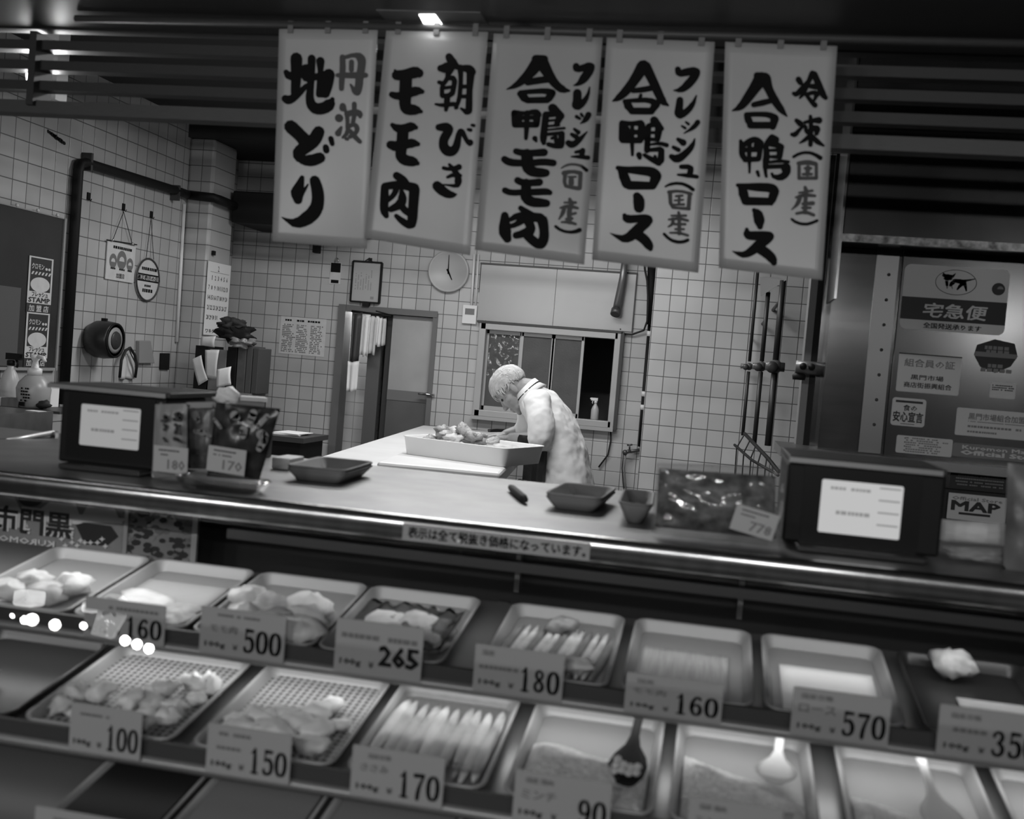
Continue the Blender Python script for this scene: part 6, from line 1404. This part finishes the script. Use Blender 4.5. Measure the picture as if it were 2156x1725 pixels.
TXT = [
 [((560, 50), 0, '455,520,150 450,800,130 430,1040,110;300,730,70 350,800,110 480,760,130 600,680,130;285,1130,100 340,1160,110 470,1060,90 600,930,60;600,800,120 740,800,90 930,770,140;940,760,150 920,920,130 880,1050,110;815,560,110 815,700,70 800,900,80 785,1060,80;790,1050,90 890,1050,100;685,520,100 670,800,95 655,1000,90 640,1150,110 700,1270,140 820,1280,150 940,1220,150 985,1130,60'),
  ((560, 50), 1, '1150,500,80 1150,700,85 1130,850,80 1125,970,70;1190,500,50 1330,460,60 1440,500,120 1440,640,110 1400,800,110 1390,950,110 1350,1050,100 1265,910,30;1285,570,70 1280,690,70;1070,770,60 1200,770,80 1380,770,90 1500,770,70;1140,1230,90 1140,1260,100;1078,1410,115 1082,1412,115;1060,1640,90 1110,1550,40;1170,1270,40 1210,1400,60 1200,1560,50;1315,1200,70 1310,1330,60;1200,1350,80 1320,1320,90 1400,1340,90 1400,1390,50;1320,1330,60 1290,1470,60;1230,1530,60 1300,1500,60 1360,1550,70 1330,1640,60 1240,1690,60;1220,1520,60 1200,1640,60 1130,1700,40;1240,1600,60 1320,1700,70 1390,1765,60;1180,1720,50 1200,1725,50'),
  ((560, 50), 0, '360,1550,170 500,1680,160 600,1800,180;770,1620,150 700,1760,170 530,1880,160 455,1950,150 490,2040,110 640,2065,150 780,2010,140;872,1850,80 880,1900,80;950,1720,70 970,1800,60'),
  ((560, 290), 0, '515,590,60 480,700,110 440,820,170 450,930,110;530,800,50 600,690,20;700,630,130 740,780,150 745,950,155 700,1090,170 580,1210,170 430,1290,130 310,1250,60 215,1195,10')],
 [((790, 80), 0, '320,560,130 450,560,140 600,510,150 660,530,120;295,490,40 320,540,90;460,620,160 450,850,160 440,1000,150 470,1080,150 600,1080,130 690,1110,50;245,850,80 330,880,100 460,850,120 620,790,120 710,810,60;250,1310,60 330,1370,110 440,1370,120 540,1330,120 610,1350,60;410,1400,150 400,1560,150 380,1700,140 370,1790,140 450,1850,140 560,1860,130 630,1890,60;220,1610,110 320,1640,140 420,1610,120 550,1580,120 640,1600,60'),
  ((790, 320), 0, '310,350,100 400,410,110 450,470,100;130,520,100 125,700,110 115,880,110 150,960,70;130,510,90 300,490,110 450,500,110 580,540,130;580,560,140 560,800,130 545,1000,130 530,1120,100 400,1050,90 300,960,60;300,560,80 270,640,70 180,720,60;380,570,50 400,680,110 380,780,120 220,860,80;380,800,90 430,880,90 520,930,90'),
  ((790, 80), 0, '1120,290,100 1170,380,120 1240,440,80;990,460,90 1080,460,140 1200,410,100;1100,560,70 1160,450,90;1110,560,70 1080,640,60 1010,720,60 1010,870,60;1110,610,60 1210,610,70 1190,760,70 1160,870,70 1020,880,60;1040,760,45 1180,740,45;965,670,50 1020,690,60;910,1000,30 1000,1020,50 1100,1010,60 1230,1000,60 1240,1060,40;1090,890,80 1085,1000,80 1070,1090,50;1290,450,80 1300,600,60 1290,800,60 1270,950,60 1220,1060,50;1280,460,70 1430,470,110 1460,520,120;1450,520,110 1430,800,80 1425,1000,90 1420,1150,90 1300,1070,30;1300,740,55 1430,740,55;1300,890,50 1430,890,60;960,1350,90 1080,1350,130 1130,1390,110 1060,1480,120 1020,1580,120 1050,1690,130 1140,1730,130 1220,1680,110 1250,1560,90 1270,1430,70 1310,1410,80 1360,1500,60 1400,1580,60 1440,1590,90;1470,1325,40 1500,1332,45;1410,1390,40 1450,1400,50'),
  ((790, 320), 0, '1030,240,50 1100,260,50 1200,250,60 1270,230,80;1120,190,40 1180,260,70 1250,350,80 1260,450,100 1240,520,60 1100,500,30 1010,490,20;1090,380,40 1190,340,60 1290,360,50;930,510,130 1000,580,130 1100,640,110 1170,650,80 1230,640,20')],
 [((1040, 90), 0, '640,260,110 770,260,100;660,330,170 560,470,140 440,590,110 330,670,70 205,720,15;740,330,170 840,500,130 930,640,110 1040,730,100 1150,745,30;520,620,80 650,590,90 820,570,90;400,790,70 470,850,110 520,890,80;410,770,60 600,755,65 800,745,75 890,780,100;890,780,100 840,860,100;520,890,80 820,885,85;320,1080,80 330,1250,80;320,1080,80 480,1090,50 650,1060,80 690,1110,80;680,1100,80 660,1260,80;330,1260,80 660,1260,80;330,1160,60 680,1150,60;515,1080,70 510,1300,70 500,1470,50;370,1160,110 380,1200,110;640,1170,60 640,1200,60;900,1010,120 960,1060,100 1030,1130,90;800,1110,90 780,1300,90 760,1480,90 770,1540,60;1010,1140,100 960,1260,70;800,1110,80 1000,1090,80;820,1205,35 960,1190,35;820,1285,35 1000,1270,35;800,1345,28 1080,1315,35;800,1410,45 1040,1390,55;1040,1400,80 1030,1560,90;840,1560,60 940,1590,70 1030,1580,80;635,1470,70 655,1510,40;890,1470,40 950,1450,50;960,1500,70 980,1560,70;1250,370,90 1250,420,80 1350,400,90 1480,350,100 1450,440,120 1360,570,110 1290,640,60 1215,665,15;1270,780,110 1270,900,110 1250,990,120 1350,940,90 1430,820,50 1455,690,20;1330,1100,40 1350,1130,40;1260,1140,50 1310,1170,40;1440,1110,80 1400,1190,70 1320,1245,15;1230,1330,40 1290,1380,60;1190,1410,50 1260,1450,70;1140,1540,80 1200,1580,90 1310,1490,70 1420,1370,20;1250,1680,40 1360,1660,60'),
  ((1020, 320), 0, '1500,0,70 1485,90,70;1330,95,20 1440,95,50 1580,110,60;494,10,80 600,40,90 750,40,90 920,30,100;660,60,150 670,200,160 680,270,150 760,330,130 900,340,120 950,340,100;320,130,90 400,180,100 560,190,90 750,190,90 900,170,90 1060,190,90;520,450,90 600,490,90 750,490,90 850,480,100;650,500,130 650,640,130 640,700,140 720,780,130 860,790,120 960,800,100;330,600,80 420,640,80 600,630,80 800,630,90 960,620,90 1010,640,70;570,870,70 650,930,90 740,980,90;330,980,100 330,1150,150 330,1230,160 370,1330,110;420,1040,60 520,980,90 700,1000,120 870,1020,120;900,1060,140 930,1200,120 925,1350,130 870,1440,120 740,1350,120 640,1260,100;600,1040,110 500,1120,70 420,1140,60;690,1080,120 740,1180,110 600,1260,100 500,1280,90;740,1180,100 680,1290,120;1100,1150,40 1180,1210,40 1300,1240,40 1400,1230,50 1460,1205,60;1480,235,40 1560,300,50'),
  ((1020, 320), 1, '1180,270,20 1260,220,35 1370,205,35 1480,235,40;1220,345,70 1340,315,50 1470,345,60;1240,350,60 1225,530,50 1300,555,50 1440,575,60;1470,350,60 1460,570,60;1330,430,70 1330,500,80;1290,400,30 1400,400,30;1310,740,50 1330,800,70 1380,790,40;1230,790,30 1400,790,40;1170,870,30 1300,840,60 1430,875,40;1230,860,60 1210,950,60 1150,1040,25;1330,830,70 1300,920,70 1310,1090,60;1290,980,40 1400,950,40;1190,1085,30 1310,1085,50 1400,1115,40;1260,1040,40 1350,1030,40')],
 [((1270, 100), 0, '600,265,120 620,270,130;600,290,160 480,490,130 350,660,115 230,770,85 140,815,15;640,290,140 740,480,120 830,680,115 890,810,105 980,870,30;450,655,65 600,640,75 740,610,75;320,820,50 380,880,110 430,960,80;320,810,45 500,800,60 700,790,70 800,850,100;800,850,110 730,960,80;430,960,90 730,960,90;570,720,45 550,780,45;290,1150,90 290,1380,100;290,1150,80 430,1150,60 570,1140,80;580,1160,90 570,1360,100;290,1400,80 560,1400,80;290,1285,90 570,1275,60;440,1150,50 435,1400,60 440,1620,40;340,1250,120 350,1340,120 400,1330,60;770,1100,110 830,1180,100 880,1220,70;680,1200,80 670,1400,80 660,1550,80;680,1180,60 800,1150,80;840,1230,100 820,1370,80;690,1285,40 840,1280,50;680,1380,50 830,1390,50;700,1465,30 850,1440,50 960,1470,60;700,1545,50 860,1530,70;880,1550,80 870,1700,90;840,1740,80 720,1680,70 620,1620,50;540,1620,80 550,1660,60;780,1640,45 800,1700,55;1130,330,80 1140,400,80 1250,370,100 1420,340,100 1390,430,110 1280,560,110 1180,640,80 1065,645,15;1160,790,90 1150,900,100 1130,1020,110 1230,990,90 1350,870,70 1410,720,20;1250,1120,30 1290,1150,40;1190,1180,30 1240,1210,40;1430,1120,70 1370,1200,60 1220,1290,15;1130,1380,50 1210,1430,90;1060,1500,50 1140,1540,60;1030,1640,70 1120,1690,110 1250,1590,90 1350,1480,70 1385,1370,20'),
  ((1260, 330), 0, '1250,140,60 1400,140,70 1390,220,80 1370,270,70;1200,260,30 1350,270,60 1490,290,50;1010,440,25 1090,400,40 1220,385,40 1340,420,45 1430,485,50;990,1160,40 1060,1230,40 1150,1275,45 1260,1285,45 1350,1250,45;290,165,60 400,190,80 620,200,110 820,220,130 870,280,140;870,290,140 820,420,110;820,430,100 460,425,115;330,190,80 380,280,130 425,400,130;580,590,110 610,650,150 610,760,140;390,880,60 420,940,110 560,930,100 740,920,110 770,970,100 620,1060,140 520,1170,140 400,1240,110 300,1210,60 170,1150,10;570,1160,130 680,1230,130 760,1330,120 780,1380,70'),
  ((1260, 330), 1, '1060,525,50 1220,500,40 1400,550,50;1080,540,60 1090,750,50 1200,765,40 1370,775,50;1380,550,60 1360,770,60;1170,585,35 1270,575,35;1150,650,30 1280,640,30;1130,715,30 1290,710,40;1220,580,40 1215,710,40;1210,830,40 1220,890,60;1100,880,30 1320,880,40;1060,940,30 1220,920,50 1350,955,40;1120,930,50 1130,1000,50 1055,1050,25;1220,900,50 1220,1150,60;1150,1010,40 1310,1010,40;1160,1085,35 1290,1085,35;1080,1140,30 1220,1140,40 1350,1180,40')],
 [((1520, 110), 0, '530,350,90 660,370,110;590,400,180 480,560,140 370,720,120 280,830,90 160,880,20;650,400,160 710,560,110 800,730,110 900,870,90 985,965,20;480,790,70 620,760,80 740,730,70;370,950,70 400,1020,100 440,1090,80;370,940,65 560,930,65 720,940,75 800,990,100;800,1000,110 770,1120,90;430,1100,90 760,1100,90;285,1340,50 300,1400,70 300,1540,80 350,1610,70;330,1400,70 430,1330,80 520,1310,80 590,1370,80;590,1380,70 560,1600,70;350,1620,70 550,1610,70;320,1475,60 570,1460,80;420,1380,60 410,1600,60 420,1710,40 418,1815,30;530,1400,90 540,1420,90;760,1280,80 820,1320,90;740,1280,60 660,1400,70 680,1500,80 670,1650,90 650,1725,60 668,1860,40;700,1370,80 850,1400,80 900,1430,80;890,1430,90 870,1580,80;710,1480,40 870,1475,50;700,1575,40 870,1580,60;720,1660,40 880,1640,50 1010,1655,40;650,1730,60 930,1720,60;970,1745,130 985,1825,100 890,1900,90 780,1875,50;538,1805,50 558,1865,40;658,1825,40 673,1875,40;758,1835,40 778,1875,40;1160,410,80 1190,460,70;1085,620,50 1130,640,70 1200,560,70 1320,430,60;1370,320,80 1300,470,60 1240,620,60 1180,690,30;1400,330,80 1460,480,90 1520,630,90 1570,690,60;1330,510,60 1420,520,80;1270,640,50 1400,600,60 1440,640,70;1290,660,50 1350,740,60 1410,800,70;1430,650,60 1400,720,40;1130,1030,60 1190,1080,80 1220,1120,40;1060,1240,50 1110,1250,70 1170,1170,50 1260,1100,30;1340,970,50 1350,1100,60 1345,1280,60 1340,1400,60;1250,1060,40 1380,1030,60 1470,1030,90;1270,1130,50 1270,1200,50 1330,1240,40;1380,1130,50 1470,1140,60 1430,1230,60;1280,1180,40 1450,1180,40;1310,1280,60 1250,1330,50 1180,1370,25;1370,1280,70 1450,1360,70 1540,1415,30;1085,1580,40 1170,1530,40 1290,1510,40 1400,1540,45 1490,1600,60'),
  ((1510, 350), 0, '310,280,50 420,300,80 620,310,110 830,320,120 870,370,120;870,380,120 830,500,110 820,560,60;800,530,100 430,520,110;350,300,70 400,400,130 420,490,110;560,660,60 620,720,130 640,820,140 650,910,80;450,950,50 450,1040,110 560,1050,120 780,1040,110 810,1070,110 650,1170,140 540,1270,120 420,1340,90 330,1320,60 230,1280,10;620,1230,130 750,1310,130 840,1400,120 860,1460,80;1130,800,35 1200,855,40 1330,885,40 1430,860,40 1510,825,40'),
  ((1510, 350), 1, '1232,-45,60 1372,-65,70 1492,-35,60;1240,0,50 1240,160,50;1240,180,50 1500,180,50;1500,-20,50 1500,170,50;1330,30,40 1420,30,40;1375,20,70 1365,120,60;1300,120,40 1430,120,40;1330,320,50 1350,380,70;1240,400,30 1440,370,40;1190,470,30 1330,430,60 1480,450,40;1250,460,70 1230,560,60 1130,655,20;1340,440,60 1330,700,60;1300,570,50 1450,560,60;1290,630,40 1410,630,40;1200,715,40 1340,690,50 1460,740,50')]]
plas = mat('banner_plastic', .40, .32, v2=.34, scale=3)
for k, q in enumerate(qs):
    P4 = [PY(px, py, YBN) for px, py in q]
    o = thing('hanging_banner', (P4[0]+P4[1])/2, labs[k], 'banner', 'banners hung over the counter')
    wdt = (P4[1]-P4[0]).length; hgt = (P4[0]-P4[3]).length
    def dy(p):
        v = min(1, max(0, (P4[0].z-p.z)/hgt)); u = (p.x-P4[0].x)/wdt
        return wave(k, v, u)
    def fn(u, v):
        p = (P4[0]*(1-u)+P4[1]*u)*(1-v)+(P4[3]*(1-u)+P4[2]*u)*v
        return p+Y3*dy(p)
    b = MB().grid(fn, 12, 20).build('sheet', plas, o); s = b.modifiers.new('thick', 'SOLIDIFY'); s.thickness = .0016; s.offset = 0
    mb = MB()
    for (ox, oy), mi, data in TXT[k]:
        def pl(x, y):
            p = PY(ox+x*K, oy+y*K, YBN); return p+Y3*(dy(p)-.0022)
        strokes(mb, ST(data), pl, mi, 9, 1.2 if mi == 0 else 1.1)
    mb.build('brush_lettering', [ink, ink_grey], o)
    hm = MB()
    for u in (.12, .5, .88):
        p = P4[0].lerp(P4[1], u)+Y3*dy(P4[0].lerp(P4[1], u))
        MB().box(p+Z3*.004, (.014, .010, .03)).build('clip', mat('clip_grey', .12, .4), o)
# rod that carries them
A, Bq = PY(520, 47, YBN), PY(2300, 108, YBN)
zr = (PY(588, 55, YBN).z+PY(1763, 90, YBN).z)/2
o = tag(MB().tube([(-1.75, YBN+.004, zr+.008), (1.2, YBN+.004, zr+.008)], .010, 10).build('banner_rod', wood_l), 'long thin rail under the canopy from which the five banners hang', 'rail')
# lamps: recessed one in the soffit, bare tubes in the kitchen, one beyond the lattice on the left
lamp_m = mat('lamp_glow', 1, .5, emit=6.0)
lp = [PZ(px, py, 2.2722) for px, py in ((882, 31), (916, 31), (931, 52), (893, 52))]
o = thing('soffit_lamp', sum(lp, Vector())/4, 'small bright recessed lamp in the dark soffit above the banners', 'lamp')
MB().slab(lp, -Z3, .004).build('diffuser', lamp_m, o)
c_ = sum(lp, Vector())/4; MB().bx(c_.x-.12, c_.x+.14, c_.y-.06, c_.y+.05, 2.2732, 2.2755).build('housing', mid_grey, o)
def ktube(x, y, hl, lab):
    o = thing('ceiling_light', (x, y, 2.735), lab, 'light', 'tube lights in the kitchen')
    MB().bx(x-hl, x+hl, y-.13, y+.13, 2.735, 2.80).build('housing', white_plastic, o)
    MB().tube([(x, y, 2.80), (x, y, ZC)], .012, 8).build('hanger', white_plastic, o)
ktube(-1.5, 6.0, .95, 'long tube light over the butcher table, hidden behind the banners'); ktube(-.95, 4.3, .55, 'long tube light nearer the counter, hidden behind the banners')
p = PY(73, 160, 3.02)
o = thing('bare_lamp', p, 'small bare glowing lamp seen through the lattice at the far left', 'lamp')
MB().ball(p, (.025, .025, .04), None, 12).build('bulb', lamp_m, o); MB().tube([p+Z3*.04, Vector((p.x, p.y, ZC))], .012, 10).build('socket', white_plastic, o)
l = bpy.data.lights.new('bare_lamp_light', 'POINT'); l.energy = 8; l.shadow_soft_size = .05; lo = bpy.data.objects.new('bare_lamp_light', l); COL.objects.link(lo); lo.location = p+Vector((.06, -.05, -.02))
p = PY(1024, 226, 6.2)
o = thing('kitchen_lamp', p, 'bright kitchen lamp glimpsed in the gap right of the 朝びき banner', 'lamp')
MB().bx(p.x-.06, p.x+.06, p.y-.05, p.y+.05, p.z-.05, p.z+.04).build('glow_box', lamp_m, o); MB().tube([p+Z3*.04, Vector((p.x, p.y, ZC))], .01, 8).build('hanger', white_plastic, o)
# ================================================================= the market street behind the photographer (seen only in reflections)
o = thing('street_stall', (0, -3.4, 0), 'dim stall front across the market street behind the photographer', 'stall')
MB().bx(-5.5, 5.0, -3.5, -3.3, 0, 3.6).build('front_wall', mat('stall_front', .12, .8), o)
for k in range(6): MB().bx(-5.3+1.7*k, -3.9+1.7*k, -3.3, -3.27, 1.0, 1.9).build('shutter_panel', mat('stall_shutter', .30, .5), o)
MB().bx(-5.4, 4.9, -3.3, -3.0, 2.20, 2.24).build('awning', dark_grey, o)
MB().bx(-5.2, 4.8, -3.24, -3.16, 2.06, 2.12).build('sign_tube', mat('sign_tube_glow', 1, .5, emit=3.2), o)
# lanterns, bulbs and a hanging sign over the street in front of the shop, mirrored by the slanting front glass
gn = Vector((0, -(g0[1]-g1[1]), (g0[0]-g1[0]))).normalized(); gp = Vector((0, g0[0], g0[1]))
def rg(px, py, z):
    d = ray(px, py); s_ = (gp-EYE).dot(gn)/d.dot(gn); Q = EYE+d*s_; r = d-gn*(2*d.dot(gn)); return Q+r*((z-Q.z)/r.z)
ZH = 3.0
struct(MB().bx(-5.5, 5.0, -3.5, 2.8, 4.3, 4.4).build('ceiling_street', mat('arcade_roof', .06, .8)))
bulb_m = mat('street_bulb_glow', 1, .5, emit=34.0)
for k, (x, y, s_) in enumerate(((25, 1296, .5), (51, 1305, .9), (67, 1304, 1.3), (115, 1315, 1.2), (175, 1317, .8), (263, 1348, 1.1), (288, 1356, 1.1), (313, 1365, 1.1))):
    c = rg(x, y, ZH)
    o = thing('street_bulb', c, 'bare glowing bulb on a cord over the street, seen mirrored in the front glass', 'bulb', 'bulbs over the market street')
    MB().ball(c, (.020*s_, .020*s_, .020*s_), None, 12).build('bulb', bulb_m, o); MB().tube([c+Z3*.018*s_, c+Z3*.05], .010, 8).tube([c+Z3*.05, Vector((c.x, c.y, 4.3))], .003, 6).build('cord', black_matt, o)
lan = mat('paper_lantern_glow', .8, .7, emit=6)
for k, (x, y, w_, lab) in enumerate(((52, 1260, 52, 'box shaped glowing paper lantern, left of two mirrored in the front glass'), (189, 1278, 36, 'box shaped glowing paper lantern, right of two mirrored in the front glass'))):
    c = rg(x, y, ZH); r = (rg(x+w_/2, y, ZH)-rg(x-w_/2, y, ZH)).length/2
    o = thing('paper_lantern', c, lab, 'lantern', 'lanterns over the market street')
    MB().box(c+Z3*.03, (r*1.6, r*1.1, .10)).build('paper_body', lan, o, bevel=.01); MB().tube([c+Z3*.08, Vector((c.x, c.y, 4.3))], .004, 6).build('cord', black_matt, o)
q = [rg(x, y, ZH) for x, y in ((190, 1335), (232, 1345), (258, 1300), (265, 1270), (250, 1253), (228, 1250), (212, 1262))]
o = thing('hanging_sign', sum(q, Vector())/7, 'glowing tongue shaped sign reading 天 over the street, mirrored in the front glass', 'sign')
n = len(q); MB().add(q+[p+Z3*.03 for p in q], [tuple(range(n)), tuple(range(n, 2*n))[::-1]]+[(i, (i+1) % n, (i+1) % n+n, i+n) for i in range(n)]).build('panel', mat('sign_panel_glow', .5, .6, emit=2.2), o)
mb = MB(); sgn = lambda x, y: rg(x/3.85, 980+y/3.85, ZH)-Z3*.002
strokes(mb, ST('880,1080,40 960,1110,40;860,1135,40 970,1160,40;915,1100,40 890,1180,40 840,1200,25;905,1150,35 930,1210,30'), sgn, 0)
strokes(mb, ST('790,1240,14 830,1220,14;850,1260,14 880,1250,14 870,1290,14;900,1260,14 925,1285,14;760,1320,12 830,1330,12;865,1320,12 865,1380,12'), sgn, 1)
mb.build('lettering', [mat('sign_letter', .05, .6), mat('sign_letter_glow', .8, .6, emit=3.0)], o)
MB().tube([q[4]+Z3*.03, Vector((q[4].x, q[4].y, 4.3))], .004, 6).build('cord', black_matt, o)

for _x, lab in zip((-2.7, -1.6, -.6, .35, 2.2), ('leftmost', 'second from the left', 'middle', 'second from the right', 'rightmost')):  # housings added around the unseen front fill lights
    o = thing('street_fill_box', (_x, -1.3, 2.09), lab + ' of the five added fill lamps, unseen behind the camera', 'lamp', 'added fill lamps over the street')
    MB().bx(_x-.18, _x+.18, -1.42, -1.312, 2.04, 2.14).build('housing', dark_grey, o); MB().tube([(_x, -1.37, 2.14), (_x, -1.37, 4.3)], .006, 6).build('cord', black_matt, o)  # housing and cord of the added fill lamp
